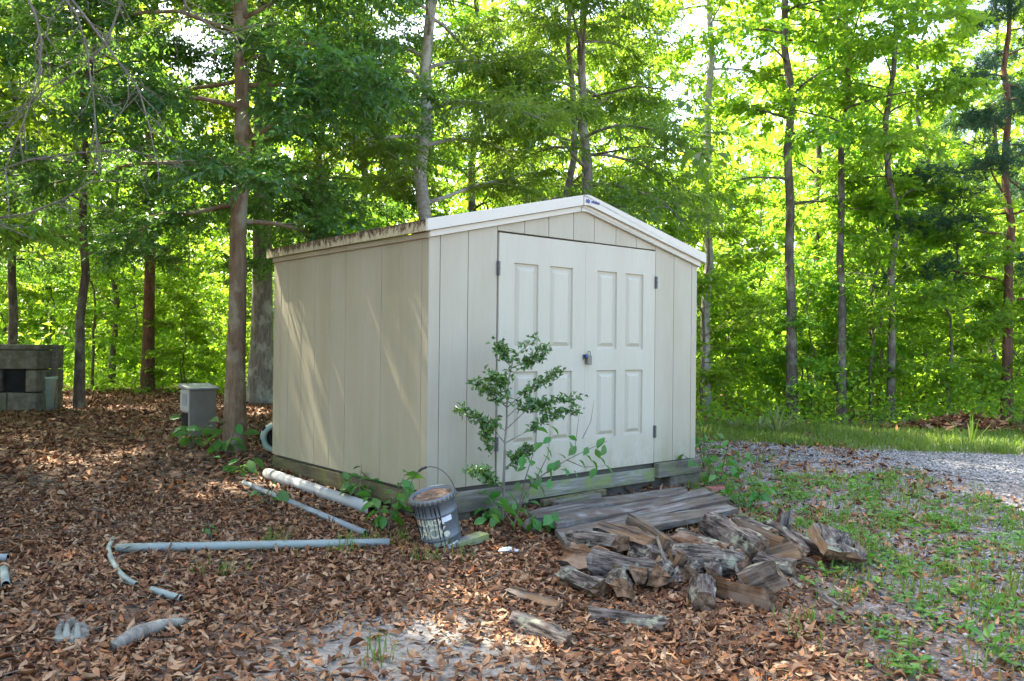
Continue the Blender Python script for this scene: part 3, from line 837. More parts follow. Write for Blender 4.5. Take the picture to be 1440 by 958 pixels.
LOGS = [
 ('thick brown split log with a squared cut end on the heap edge nearest the bucket', (212, 385), (362, 415), 5.02, 4.80, .095, 'half', 'log_brown', .5),
 ('grey bark log with pale lichen under the thick brown split log', (205, 465), (345, 525), 4.98, 4.72, .075, 'half', 'log_grey', 2.8),
 ('dark round log with green lichen at the bottom of the heap end', (425, 470), (428, 520), 5.1, 4.76, .075, 'half', 'log_brown', 2.6),
 ('small triangular log end below the curled bark piece', (425, 432), (418, 448), 5.1, 4.80, .052, 'wedge', 'log_brown', .4),
 ('small flat log end showing just right of the curled bark piece', (470, 400), (462, 410), 5.15, 4.84, .06, 'wedge', 'log_grey', 2.6),
 ('square-ended small split log above the dark round lichen log', (500, 455), (495, 475), 5.1, 4.78, .062, 'quarter', 'log_brown', 1.0),
 ('tan split log end low in the heap beside a bent stick', (590, 440), (575, 478), 5.15, 4.80, .085, 'quarter', 'log_brown', 2.2),
 ('pale weathered split log lying on top against the plank ramp', (350, 282), (548, 348), 5.42, 5.02, .085, 'half', 'log_grey', .15),
 ('curled grey bark log with a reddish brown broken end', (240, 325), (425, 350), 5.28, 4.92, .085, 'half', 'log_grey', 2.9),
 ('grey split log with a wedge-shaped dark end in the middle of the heap', (470, 268), (612, 362), 5.42, 5.0, .085, 'quarter', 'log_grey', .6),
 ('dark lichen-spotted log between the pale split log and the log ends', (480, 352), (568, 420), 5.15, 4.90, .075, 'round', 'log_grey', 0),
 ('blocky split log with a pale flat top beside the bent stick', (590, 372), (672, 425), 5.12, 4.84, .085, 'quarter', 'log_grey', .1),
 ('shaggy brown split log with torn fibres near the heap centre', (628, 345), (815, 415), 5.3, 4.92, .095, 'half', 'log_brown', .7),
 ('long thin grey slat lying over the shaggy brown split log', (650, 292), (845, 352), 5.42, 5.0, .038, 'slab', 'log_grey', .1),
 ('large dark log with deeply furrowed bark running back through the heap', (770, 265), (970, 385), 5.6, 5.08, .092, 'round', 'log_grey', 0),
 ('pale straight split log beside the furrowed bark log', (892, 280), (1062, 352), 5.62, 5.2, .062, 'quarter', 'log_grey', .3),
 ('thin bark strip lying behind the pale straight split log', (880, 245), (1010, 300), 5.72, 5.4, .05, 'slab', 'log_grey', .2),
 ('narrow grey lath slanting over the far end of the heap', (995, 262), (1150, 385), 5.6, 5.15, .032, 'slab', 'log_grey', .6),
 ('short brown offcut standing upright behind the firewood heap', (1050, 312), (1066, 222), 5.62, 5.66, .062, 'slab', 'log_brown', 1.2),
 ('dark wedge log with a smooth grey top near the far end', (1095, 325), (1222, 385), 5.55, 5.25, .072, 'wedge', 'log_grey', 3.1),
 ('pale fluted slab of wood at the far end of the heap', (1238, 300), (1290, 398), 5.60, 5.36, .125, 'slab', 'log_grey', -.25),
 ('small pale stub beside the fluted slab', (1335, 360), (1345, 415), 5.48, 5.32, .06, 'quarter', 'log_grey', .3),
 ('wedge log with furrowed bark on its end leaning in front of the heap', (905, 500), (1040, 445), 4.88, 4.82, .10, 'quarter', 'log_grey', 2.6),
 ('short grey split log lying across behind the bark-ended wedge', (1005, 410), (1120, 378), 5.15, 5.05, .075, 'quarter', 'log_grey', .3),
 ('long low brown log lying at the front foot of the heap', (775, 508), (1005, 572), 4.82, 4.58, .082, 'quarter', 'log_brown', .5),
 ('short bark-covered billet pointing at the viewer before the heap', (742, 510), (750, 580), 4.72, 4.46, .07, 'round', 'log_grey', 0),
 ('brown split log end deep in the heap behind the leaning stick', (860, 400), (905, 450), 5.2, 4.96, .08, 'quarter', 'log_brown', 1.4),
 ('rough log end low in the heap beneath the shaggy log', (720, 425), (690, 470), 5.15, 4.86, .075, 'quarter', 'log_brown', 2.4),
 ('brown log end in shadow right of the heap centre', (790, 440), (775, 480), 5.15, 4.92, .07, 'half', 'log_brown', 1.8),
 ('bark log bedded in leaves under the leaning wedge log', (960, 420), (1100, 450), 5.2, 5.05, .07, 'round', 'log_grey', 0),
 ('lichen-marked bark log hidden low at the back of the heap', (620, 400), (900, 430), 5.35, 5.35, .085, 'round', 'log_grey', 0),
 ('bark log bedded under the pale split log at the heap edge', (300, 420), (560, 470), 5.2, 5.12, .085, 'round', 'log_grey', 0),
 ('slim brown split piece slipped down beside the square-ended small log', (520, 430), (535, 500), 5.05, 4.76, .05, 'wedge', 'log_brown', 1.2),
 ('slim split piece wedged under the blocky pale-topped log', (640, 440), (620, 500), 5.05, 4.76, .05, 'wedge', 'log_brown', 2.4),
 ('thin splintered strip resting across the shaggy brown log', (690, 330), (800, 365), 5.25, 4.92, .028, 'slab', 'log_brown', .3),
 ('thin brown slat leaning over the end of the long low log', (930, 470), (1010, 540), 4.85, 4.66, .026, 'slab', 'log_brown', .5),
 ('narrow split piece lying between the furrowed log and the lath', (900, 330), (1030, 400), 5.35, 5.08, .045, 'wedge', 'log_brown', .9),
 ('small split piece lying flat before the dark wedge log', (1080, 405), (1180, 430), 5.2, 5.1, .04, 'wedge', 'log_grey', .4),
]
for e in LOGS: log(*e)
def stick(name, label, pts, r, mat='dead_twig', cat='stick'):
    o = MB().tube(pts, [r * (1 - .35 * i / (len(pts) - 1)) for i in range(len(pts))], 6).build(name, M[mat], None, True)
    return tag(o, label, cat)
stick('stick', 'straight grey stick leaning on the firewood heap', [at(*zl(853, 358), 4.95), at(*zl(870, 430), 4.86), at(*zl(892, 502), 4.72)], .013)
stick('stick', 'thin bent twig hanging down the front of the firewood heap', [at(*zl(565, 320), 4.9), at(*zl(590, 400), 4.75), at(*zl(630, 470), 4.66), at(*zl(648, 552), 4.6)], .011)
def ground_log(label, pa, pb, r, kind, wood, roll, h):
    A, B = hit(*pa, h), hit(*pb, h)
    d = B - A
    o = link('firewood_log', log_mesh(lr, d.length, r, kind, wood), None, (A + B) / 2)
    X = d.normalized(); Z = (Vector((0, 0, 1)) - X * X.z).normalized(); Y = Z.cross(X)
    o.rotation_euler = (Matrix((X, Y, Z)).transposed() @ Matrix.Rotation(roll, 3, 'X')).to_euler()
    return tag(o, label, 'firewood')
ground_log('narrow pale split stick of firewood lying alone nearest the bucket', (720, 829), (792, 853), .042, 'half', 'log_grey', .1, .025)
ground_log('thick slab of deeply furrowed grey bark lying alone in the leaves', (724, 872), (802, 903), .058, 'half', 'log_grey', PI, .02)
ground_log('half-buried broken log lying parallel to the front of the heap', (828, 866), (938, 882), .045, 'round', 'log_grey', 0, .02)
ground_log('flat weathered splinter of wood at the grassy side of the heap', (1145, 834), (1180, 856), .03, 'slab', 'log_grey', .2, .012)
ground_log('thin grey splinter lying beside the bark-ended wedge log', (1104, 800), (1130, 826), .02, 'slab', 'log_grey', .4, .02)
ground_log('thin flat splinter lying past the fluted slab', (1165, 782), (1185, 796), .025, 'slab', 'log_grey', .2, .015)
P = [hit(158, 913, .01), hit(190, 893, .03), hit(228, 879, .03), hit(266, 873, .015)]
o = MB().tube(P, [.03, .034, .027, .016], 12, jit=.16, rng=lr).build('fallen_branch', M['bark_grey'], None, True)
tag(o, 'thick grey fallen branch lying in the leaves at the picture bottom', 'branch')
sp = hit(100, 897)
mb = MB().tube([(0, 0, -.03), (0, 0, .02), (0, 0, .03)], [.085, .07, .05], 12, jit=.15, rng=lr)
for k in range(15):
    a = 2 * PI * k / 15 + lr.uniform(-.2, .2); r_ = lr.uniform(.02, .066)
    mb.tube([(r_ * math.cos(a), r_ * math.sin(a), 0), (r_ * 1.02 * math.cos(a), r_ * 1.02 * math.sin(a), lr.uniform(.02, .035)), (r_ * .95 * math.cos(a), r_ * .95 * math.sin(a), lr.uniform(.035, .075))], [.02, .018, .008], 5)
tag(mb.build('stump', M['bark_grey'], None, loc=sp), 'small splintered grey stump sticking out of the dead leaves', 'stump')
stick('stick', 'slim grey stick lying on the pale sandy patch', [hit(256, 955, .01), hit(285, 935, .012), hit(312, 915, .01)], .007)
pp_ = hit(716, 779)
mb = MB()
mb.add([(-.07, -.02, .012), (-.01, -.035, .02), (.055, -.02, .012), (.06, .01, .016), (.0, .035, .03), (-.06, .025, .018), (-.07, -.02, .008), (-.01, -.035, .016), (.055, -.02, .008), (.06, .01, .012), (.0, .035, .026), (-.06, .025, .014)],
       [(0, 1, 4, 5), (1, 2, 3, 4), (11, 10, 7, 6), (10, 9, 8, 7)] + [(k, k + 6, (k + 1) % 6 + 6, (k + 1) % 6) for k in range(6)])
tag(mb.build('paper_scrap', M['paper'], None, loc=pp_ + Vector((0, 0, .01))), 'crumpled white scrap lying on the leaves before the shed', 'scrap')

# ------------------------------------------------------------------ leaves as geometry
RG = np.random.default_rng(7)
def unit(a): return a / np.maximum(np.linalg.norm(a, axis=-1, keepdims=True), 1e-9)
def leaf_faces(P, D, N, ln, ratio, fold=.18):
    """P base points, D directions, N normals, ln lengths -> folded four-corner leaves, two triangles each"""
    D = unit(D); N = unit(N - D * (N * D).sum(-1, keepdims=True)); B = np.cross(D, N)
    ln = ln[:, None]; w = ln * ratio / 2
    tip = P + D * ln - N * ln * .12
    mid = P + D * ln * .45
    l = mid + B * w + N * w * fold * 2; r = mid - B * w + N * w * fold * 2
    V = np.stack([P, l, tip, r], 1).reshape(-1, 3)
    i = np.arange(len(P))[:, None] * 4
    F = np.stack([i + [0, 2, 1], i + [0, 3, 2]], 1).reshape(-1, 3)
    return V, F

class Tree:
    """skeleton (tapered trunk, limbs, branches) + sprays of leaves along twigs"""
    def __init__(s, seed, H, r0, lo, spread, limbs, lean=(0, 0), up=.45, droop=.35, nsec=6, wander=.05, fork=None, shape='round'):
        s.g = np.random.default_rng(seed); g = s.g
        s.mb = MB(); s.rng = random.Random(seed)
        n = 14
        T = [np.array([0., 0., -.15])]
        for i in range(1, n + 1):
            t = i / n
            T.append(np.array([lean[0] * t * H, lean[1] * t * H, t * H]) + np.r_[g.normal(0, wander, 2), 0] * min(1, t * 3))
        s.T = np.array(T); s.H = H
        rad = [r0 * (1.35 if i == 0 else 1.0) * (1 - .78 * (i / n) ** 1.1) for i in range(n + 1)]
        rad[1] = r0 * 1.02
        s.mb.tube(T, rad, 10, 0, False, .04, s.rng)
        s.secs = []
        for k in range(limbs):
            t = lo + (1 - lo) * ((k + g.uniform(0, 1)) / limbs) ** .9 * .97
            p = s.pt(t)
            az = k * 2.39996 + g.uniform(-.5, .5)
            u = (t - lo) / (1 - lo)
            prof = {'round': math.sin(PI * (.18 + .78 * u)) ** .7, 'cone': 1.05 - .85 * u, 'flat': .6 + .4 * u}[shape]
            L = spread * prof * g.uniform(.7, 1.15)
            el = up + g.uniform(-.25, .25) + .5 * u
            s.limb(p, az, el, L, r0 * .36 * (1 - .6 * t), droop, nsec)
    def pt(s, t):
        f = t * (len(s.T) - 1); i = min(int(f), len(s.T) - 2)
        return s.T[i] + (s.T[i + 1] - s.T[i]) * (f - i)
    def limb(s, p, az, el, L, r, droop, nsec):
        g = s.g; m = 7
        d = np.array([math.cos(az) * math.cos(el), math.sin(az) * math.cos(el), math.sin(el)])
        path = [p]
        for i in range(m):
            d = unit(d + g.normal(0, .10, 3) + np.array([0, 0, -droop / m * (1 + i * .3)]))
            path.append(path[-1] + d * L / m)
        s.mb.tube(path, [max(.004, r * (1 - .85 * i / m)) for i in range(m + 1)], 5, 0, False)
        path = np.array(path)
        s.secs.append(path[[3, 4, 5, 7]])
        for j in range(nsec):
            u = .22 + .75 * (j + g.uniform(0, 1)) / nsec
            f = u * m; i = min(int(f), m - 1)
            q = path[i] + (path[i + 1] - path[i]) * (f - i)
            dd = path[i + 1] - path[i]
            a2 = math.atan2(dd[1], dd[0]) + (1 if j % 2 else -1) * g.uniform(.5, 1.15)
            e2 = g.uniform(-.15, .4)
            L2 = L * g.uniform(.28, .5) * (1.15 - .6 * u)
            d2 = np.array([math.cos(a2) * math.cos(e2), math.sin(a2) * math.cos(e2), math.sin(e2)])
            sp_ = [q]
            for _ in range(3):
                d2 = unit(d2 + g.normal(0, .14, 3) + np.array([0, 0, -droop / 4]))
                sp_.append(sp_[-1] + d2 * L2 / 3)
            s.mb.tube(sp_, [max(.003, r * .32 * (1 - .25 * i)) for i in range(4)], 3, 0, False)
            s.secs.append(np.array(sp_))
    def leaves(s, n, ln, ratio, per=9, twig=.34, flat=.62, hang=.35):
        g = s.g; A = np.array(s.secs); w = np.linalg.norm(A[:, -1] - A[:, 0], axis=1); w = w / w.sum()
        nt = n // per
        k = g.choice(len(A), nt, p=w); u = g.uniform(.05, 1.05, nt) * 3
        i = np.clip(u.astype(int), 0, 2); fr = (u - i)[:, None]
        o = A[k, i] + (A[k, i + 1] - A[k, i]) * fr
        ax = unit(A[k, i + 1] - A[k, i])
        up_ = unit(np.array([0, 0, 1.]) + g.normal(0, flat * .6, (nt, 3)))
        sd = unit(np.cross(ax, up_)) * np.where(g.random(nt) < .5, 1, -1)[:, None]
        td = unit(ax * g.uniform(.1, 1., (nt, 1)) + sd * g.uniform(.3, 1.1, (nt, 1)) + g.normal(0, .25, (nt, 3)))
        tl = twig * g.uniform(.5, 1.3, nt)
        v = (np.arange(per) + .6) / per
        P = o[:, None] + td[:, None] * (tl[:, None] * v)[..., None]
        P[..., 2] -= hang * (tl[:, None] * v) ** 2
        sg = np.where(np.arange(per) % 2, 1., -1.)[None, :, None]
        lat = np.cross(td, up_)[:, None] * sg
        D = unit(td[:, None] * .7 + lat * .8 + g.normal(0, .28, P.shape) + np.array([0, 0, -hang]))
        D[:, -1] = td
        N = up_[:, None] + g.normal(0, flat, P.shape)
        P = P.reshape(-1, 3); D = D.reshape(-1, 3); N = N.reshape(-1, 3)
        return leaf_faces(P, D, N, ln * g.uniform(.6, 1.2, len(P)), ratio)
    def trunk_mesh(s, mat): return s.mb.mesh('trunk', M[mat], True)

def needles(tree, n, ln, per=26):
    g = tree.g; A = np.array(tree.secs); w = np.linalg.norm(A[:, -1] - A[:, 0], axis=1); w /= w.sum()
    nt = n // per
    k = g.choice(len(A), nt, p=w); u = g.uniform(.15, 1., nt) * 3; i = np.clip(u.astype(int), 0, 2); fr = (u - i)[:, None]
    o = A[k, i] + (A[k, i + 1] - A[k, i]) * fr + g.normal(0, .09, (nt, 3))
    ax = unit(A[k, i + 1] - A[k, i] + g.normal(0, .5, (nt, 3)))
    D = unit(ax[:, None] * .8 + g.normal(0, .55, (nt, per, 3))).reshape(-1, 3)
    P = (o[:, None] + ax[:, None] * g.uniform(-.05, .08, (nt, per, 1))).reshape(-1, 3)
    B = unit(np.cross(D, g.normal(0, 1, D.shape)))
    L = ln * g.uniform(.7, 1.2, (len(P), 1)); w = .0045
    V = np.stack([P - B * w, P + B * w, P + D * L], 1).reshape(-1, 3)
    return V, np.arange(len(V)).reshape(-1, 3)

def plant_tree(tr, trunk_mat, crown, crown_mat, label, x, y, name='tree', group=None, rot=0., scale=1., cat='tree', extra=None):
    me_t = tr if isinstance(tr, bpy.types.Mesh) else tr.trunk_mesh(trunk_mat)
    me_c = crown if isinstance(crown, bpy.types.Mesh) else npmesh('crown', crown[0], crown[1], M[crown_mat])
    r = thing(name, label, cat, (x, y, gz(x, y)), rot, group)
    r.scale = (scale,) * 3
    link('trunk', me_t, r); link('crown', me_c, r)
    return r, me_t, me_c
def px_x(px, Y): return (px - 720) / FPX * Y

def one_leaf(name, ln, ratio, mat, seg=4):
    vv, f = [], []
    prof = [0, .62, 1.0, .72, 0]
    for i in range(seg + 1):
        t = i / seg; w = prof[i] * ratio / 2 * ln; z = -.22 * t * t * ln
        vv += [(t * ln, -w, z + w * .35), (t * ln, 0, z), (t * ln, w, z + w * .35)]
    for i in range(seg):
        for k in (0, 1): f.append((i * 3 + k, i * 3 + 3 + k, i * 3 + 4 + k, i * 3 + 1 + k))
    mb = MB(); mb.v, mb.f, mb.mi = vv, f, [0] * len(f)
    return mb.mesh(name, M[mat], True)
LEAF = one_leaf('leaf', 1.0, .58, 'leaf_fresh')
LEAFN = one_leaf('leaf', 1.0, .40, 'leaf_fresh')
def put_leaf(parent, P, size, az, tilt, roll=0, me=None):
    o = link('leaf', me or LEAF, parent, P, (roll, tilt, az)); o.scale = (size,) * 3
    return o
LEAFW = one_leaf('leaf', 1.0, .6, 'leaf_willow')
# -- near trees, one by one
t = Tree(101, 11, .102, .20, 2.7, 54, (.003, 0), .1, .4, 8, .02)
P = hit(330, 633)
plant_tree(t, 'bark_brown', t.leaves(130000, .074, .5, 10, .3, .7), 'leaf_dark', 'smooth brown tree with dark small-leaved crown beside the left wall of the shed', P.x, P.y, 'broadleaf_tree')
t = Tree(102, 14, .19, .34, 3.0, 26, (.002, 0), .3, .4, 7, .03)
P = hit(366, 568)
plant_tree(t, 'bark_grey', t.leaves(40000, .10, .5), 'leaf_mid', 'thick grey-barked tree standing behind the smooth brown one by the shed', P.x, P.y, 'broadleaf_tree')
t = Tree(103, 13, .115, .34, 2.6, 24, (.008, 0), .2, .3, 6, .03)
P = hit(207, 553)
plant_tree(t, 'bark_red', t.leaves(24000, .10, .5), 'leaf_mid', 'straight reddish-barked tree beyond the utility pedestal', P.x, P.y, 'broadleaf_tree')
t = Tree(104, 9.8, .115, .29, 2.6, 32, (.032, 0), .15, .35, 8, .05)
plant_tree(t, 'bark_pale', t.leaves(58000, .09, .28, 11, .32, .5, .5), 'leaf_willow', 'leaning pale lichen-ringed tree rising behind the shed roof', px_x(583, 11.2) - .05, 11.2, 'oak_tree')
t = Tree(105, 8.0, .13, .34, 2.5, 36, (.004, 0), .15, .45, 8, .04)
plant_tree(t, 'bark_grey', t.leaves(50000, .11, .27, 12, .36, .65, .6), 'leaf_willow', 'narrow-leaved oak with a spreading crown above the roof ridge', px_x(818, 12.8), 12.8, 'oak_tree')
t = Tree(106, 8.4, .09, .42, 1.3, 12, (-.012, 0), .3, .35, 5, .05)
plant_tree(t, 'bark_grey', t.leaves(12000, .095, .24, 12, .36, .5, .6), 'leaf_willow', 'thinner grey stem close beside the spreading narrow-leaved oak', px_x(806, 13.1), 13.15, 'oak_tree')
for (sd_, px, py, r, H, lo, sp, bark, leaf, lean, lab) in (
    (111, 1114, 595, .095, 13, .28, 2.0, 'bark_dark', 'leaf_bright', (-.02, 0), 'dark trunk at the edge of the sunny wood behind the yucca'),
    (112, 1184, 598, .07, 13, .26, 2.1, 'bark_dark', 'leaf_bright', (.004, 0), 'straight dark trunk in the middle of the sunny wood edge'),
    (113, 1252, 599, .065, 12, .30, 2.0, 'bark_dark', 'leaf_bright', (-.003, 0), 'grey trunk left of the brush pile at the sunny wood edge'),
    (114, 992, 590, .09, 13, .48, 2.0, 'bark_pale', 'leaf_bright', (.002, 0), 'pale trunk just past the right-hand edge of the shed')):
    t = Tree(sd_, H, r, lo, sp, 30, lean, .25, .35, 7, .06)
    P = hit(px, py)
    plant_tree(t, bark, t.leaves(12000, .12, .58), leaf, lab, P.x * 1.06, P.y * 1.06, 'broadleaf_tree')
t = Tree(121, 9.5, .085, .22, 2.3, 34, (-.006, 0), .05, .2, 7, .03, shape='cone')
P = hit(1416, 592)
plant_tree(t, 'bark_red', needles(t, 90000, .15), 'needle', 'slender reddish pine with blue-green needles at the far right of the drive', P.x, P.y, 'pine_tree')

t = Tree(131, 10, .075, .22, 2.3, 36, (.01, 0), .1, .35, 7, .04)
TD = (t.trunk_mesh('bark_dark'), npmesh('crown', *t.leaves(60000, .07, .5, 10, .3, .7), M['leaf_dark']))
for px, Y, rz, lab in ((112, 12.4, .4, 'thin dark-leaved tree behind the bare hanging twigs'), (18, 13.4, 2.2, 'thin dark-leaved tree rising behind the concrete block hearth'), (452, 13.2, 4.0, 'thin dark-leaved tree showing over the left slope of the shed roof')):
    plant_tree(TD[0], None, TD[1], None, lab, px_x(px, Y), Y, 'broadleaf_tree', None, rz, .95)

# -- kinds of tree for the wood behind, copied
KIND = []
for (sd_, H, r, lo, sp, nl, nlv, ll, bark, leaf) in ((201, 13, .13, .2, 2.9, 30, 26000, .115, 'bark_dark', 'leaf_bright'), (202, 14, .11, .16, 2.7, 30, 26000, .11, 'bark_grey', 'leaf_mid'), (203, 11.5, .09, .12, 2.4, 30, 24000, .11, 'bark_dark', 'leaf_bright')):
    t = Tree(sd_, H, r, lo, sp, nl, (.01, .005), .25, .3, 7, .07)
    KIND.append((t.trunk_mesh(bark), npmesh('crown', *t.leaves(nlv, ll, .55), M[leaf])))
t = Tree(204, 10.5, .10, .12, 2.2, 36, (0, 0), .0, .15, 7, .03, shape='cone')
PINE = (t.trunk_mesh('bark_red'), npmesh('crown', *needles(t, 70000, .16), M['needle']))
SAP = []
for (sd_, H, r, sp, nl, nlv, ll, leaf) in ((301, 4.2, .03, 1.2, 24, 5600, .11, 'leaf_bright'), (302, 3.0, .022, 1.1, 20, 4600, .11, 'leaf_bright'), (303, 5.4, .038, 1.4, 26, 6500, .11, 'leaf_bright')):
    t = Tree(sd_, H, r, .08, sp, nl, (.02, .01), .25, .3, 5, .05)
    SAP.append((t.trunk_mesh('twig'), npmesh('crown', *t.leaves(nlv, ll, .55, 9, .28), M[leaf])))
ORD = ('first second third fourth fifth sixth seventh eighth ninth tenth eleventh twelfth thirteenth fourteenth fifteenth sixteenth seventeenth eighteenth nineteenth twentieth '
       'twenty-first twenty-second twenty-third twenty-fourth twenty-fifth twenty-sixth twenty-seventh twenty-eighth twenty-ninth thirtieth').split()
q = random.Random(77)
spots, DEEP = [], []
def free(x, y, dmin):
    return all((x - a) ** 2 + (y - b) ** 2 > dmin * dmin for a, b in spots)
def fill(n, y0, y1, dmin, keep):
    out = []
    tries = 0
    while len(out) < n and tries < 4000:
        tries += 1
        Y = y0 + (y1 - y0) * q.random() ** 1.3; X = q.uniform(-.72, .72) * Y
        if keep(X, Y) and free(X, Y, dmin): spots.append((X, Y)); out.append((X, Y))
    return out
for X, Y in fill(22, 17, 36, 3.0, lambda x, y: x < -.1 * y or y > 26):
    left_ = X < -.12 * Y
    if q.random() < (.33 if left_ else .1):
        m_ = PINE; nm = 'pine_tree'; lab = 'blue-green pine among the trees deep in the wood'; grp = 'pines deep in the wood'
    else:
        m_ = KIND[q.randrange(3)]; nm = 'broadleaf_tree'; lab = 'leafy green tree standing deep in the wood behind the clearing'; grp = 'trees deep in the wood'
    r_ = plant_tree(m_[0], None, m_[1], None, lab, X, Y, nm, grp, q.uniform(0, 6.28), q.uniform(.72, .95))[0]
    DEEP.append((X / Y, nm, r_))
for nm, what in (('pine_tree', 'blue-green pine'), ('broadleaf_tree', 'leafy green tree')):
    for k, e in enumerate(sorted([d for d in DEEP if d[1] == nm], key=lambda d: d[0])):
        e[2]['label'] = '%s %s from the left among those deep in the wood' % (ORD[k], what)
SAPL = fill(7, 14.2, 15.8, .9, lambda x, y: x > .19 * y and x < 8) + fill(22, 14, 24, 1.1, lambda x, y: x > .14 * y and not (y < 14 and x > 6.6)) + fill(24, 15.5, 26, 1.2, lambda x, y: x < -.1 * y)
SAPL = sorted([p for p in SAPL if p[0] > 0], key=lambda p: p[0] / p[1]) + sorted([p for p in SAPL if p[0] <= 0], key=lambda p: -p[0] / p[1])
NS = [0, 0]
for X, Y in SAPL:
    m_ = SAP[q.randrange(3)]
    sun_side = X > 0
    plant_tree(m_[0], None, m_[1], None, (ORD[NS[sun_side]] + ' leafy sapling from the shed in the sunny undergrowth along the drive') if sun_side else (ORD[NS[sun_side]] + ' leafy sapling from the shed in the shady undergrowth past the yard'),
               X, Y, 'sapling', 'saplings along the drive' if sun_side else 'saplings past the yard', q.uniform(0, 6.28), q.uniform(.7, 1.15))
    NS[sun_side] += 1
for px, Y, k, rz, lab in ((505, 18.5, 1, 1.0, 'leafy tree just left of the leaning pale tree behind the roof'), (668, 19.5, 0, 2.0, 'leafy tree between the pale leaning tree and the roof ridge'), (745, 21.5, 1, 3.3, 'leafy tree left of the spreading oak above the ridge'), (905, 20.5, 2, 5.0, 'leafy tree showing over the right slope of the shed roof'), (1150, 22.5, 0, .7, 'leafy tree filling the gap between the two dark edge trunks'), (1300, 20.5, 2, 2.7, 'leafy tree behind the brush pile at the wood edge'), (1395, 23.5, 0, 4.4, 'leafy tree just left of the slender reddish pine')):
    plant_tree(KIND[k][0], None, KIND[k][1], None, lab, px_x(px, Y), Y, 'broadleaf_tree', None, rz, .95)
# trees outside the picture whose crowns shade the yard
for k, (X, Y, s_) in enumerate(((-5.7, 7.2, .85), (-7.6, 7.4, 1.), (-6.6, 3.6, .95), (-9.6, 11.6, 1.05), (-10.5, 5.5, 1.), (-12.5, 9.5, 1.05), (-8.6, 0.6, .95), (-13.5, 14.5, 1.1), (-9.2, 3.0, 1.), (-6.4, 5.6, .8), (-12, 2.0, 1.), (-11.5, 7.5, 1.))):
    m_ = KIND[(k + 1) % 3]
    plant_tree(m_[0], None, m_[1], None, 'shade tree standing off to the side of the leaf-covered yard', X, Y, 'broadleaf_tree', 'shade trees beside the yard', k * 1.3, s_)

# -- bare drooping limbs of the tree outside the top corner
bt = thing('bare_limbed_tree', 'tree with bare grey drooping twigs hanging into the top corner over the yard', 'tree', (-4.6, 5.2, gz(-4.6, 5.2)))
mbt = MB().tube([(0, 0, -.1), (.03, 0, 1.5), (0, .05, 3.2), (-.05, 0, 5.5), (0, 0, 8)], [.13, .12, .11, .09, .04], 10, jit=.05, rng=q)
mbt.build('trunk', M['bark_dark'], bt, True)
def loc_(px, py, Y): return at(px, py, Y) - bt.location
root_pt = Vector((0, 0, 4.6))
for pts, Y in (([(60, -40), (108, 20), (122, 70), (132, 140), (136, 200), (140, 246)], 5.6), ([(70, -40), (125, 30), (165, 85), (195, 125), (208, 170), (216, 208)], 5.3), ([(150, -50), (170, 5), (150, 60), (110, 100), (60, 130), (10, 170)], 5.9),
               ([(20, -40), (50, 20), (58, 60), (55, 110), (30, 180), (6, 240)], 5.0), ([(250, -40), (262, 10), (300, 40), (345, 55)], 5.5), ([(-30, 250), (40, 225), (110, 215), (180, 210), (260, 233)], 5.8), ([(-30, 310), (40, 300), (90, 280), (130, 255)], 5.2)):
    W_ = [loc_(px, py, Y) for px, py in pts]
    path = [root_pt.lerp(W_[0], .02), root_pt.lerp(W_[0], .5) + Vector((0, 0, .25))] + W_
    mb = MB().tube(path, [.011 * (1 - .85 * i / (len(path) - 1)) + .0015 for i in range(len(path))], 5, 0, False)
    for i in range(2, len(path) - 1):
        for _ in range(4):
            u = q.random(); o_ = path[i].lerp(path[i + 1], u)
            d = (path[i + 1] - path[i]).normalized() + Vector((q.uniform(-1, 1), q.uniform(-1, 1), q.uniform(-.9, .5)))
            L = q.uniform(.12, .42); e_ = o_ + d.normalized() * L; md = o_.lerp(e_, .5) + Vector((q.uniform(-.04, .04), q.uniform(-.04, .04), q.uniform(-.03, .03)))
            mb.tube([o_, md, e_], [.0035, .0028, .0015], 4, 0, False)
            for _k in range(2):
                f_ = o_.lerp(e_, q.uniform(.4, .9)); mb.tube([f_, f_ + Vector((q.uniform(-.12, .12), q.uniform(-.1, .1), q.uniform(-.12, .08)))], [.002, .001], 3, 0, False)
    mb.build('bare_limb', M['dead_twig'], bt)

# -- big-leaved sprays hanging low on two of the near trees
for base, (px, py, Y), cnt, sz, sd_ in (('broadleaf_tree', (385, 78, 8.0), 16, .17, 1), ('oak_tree.001', (988, 218, 10.6), 20, .19, 2), ('oak_tree.001', (965, 130, 10.9), 12, .15, 3)):
    rt = bpy.data.objects[base]; q2 = random.Random(sd_)
    C_ = at(px, py, Y) - rt.location
    st = Vector((0, 0, C_.z + .5)).lerp(C_, .1)
    mb = MB().tube([st, st.lerp(C_, .5) + Vector((0, 0, .12)), C_], [.02, .012, .005], 5, 0, False)
    spr = mb.build('leaf_spray', M['twig'], rt)
    for k in range(cnt):
        d = Vector((q2.gauss(0, 1), q2.gauss(0, 1), q2.gauss(0, .7))).normalized()
        put_leaf(spr, C_ + d * q2.uniform(.04, .26), sz * q2.uniform(.7, 1.15), math.atan2(d.y, d.x), q2.uniform(.1, 1.1), q2.uniform(-.9, .9), LEAFW)

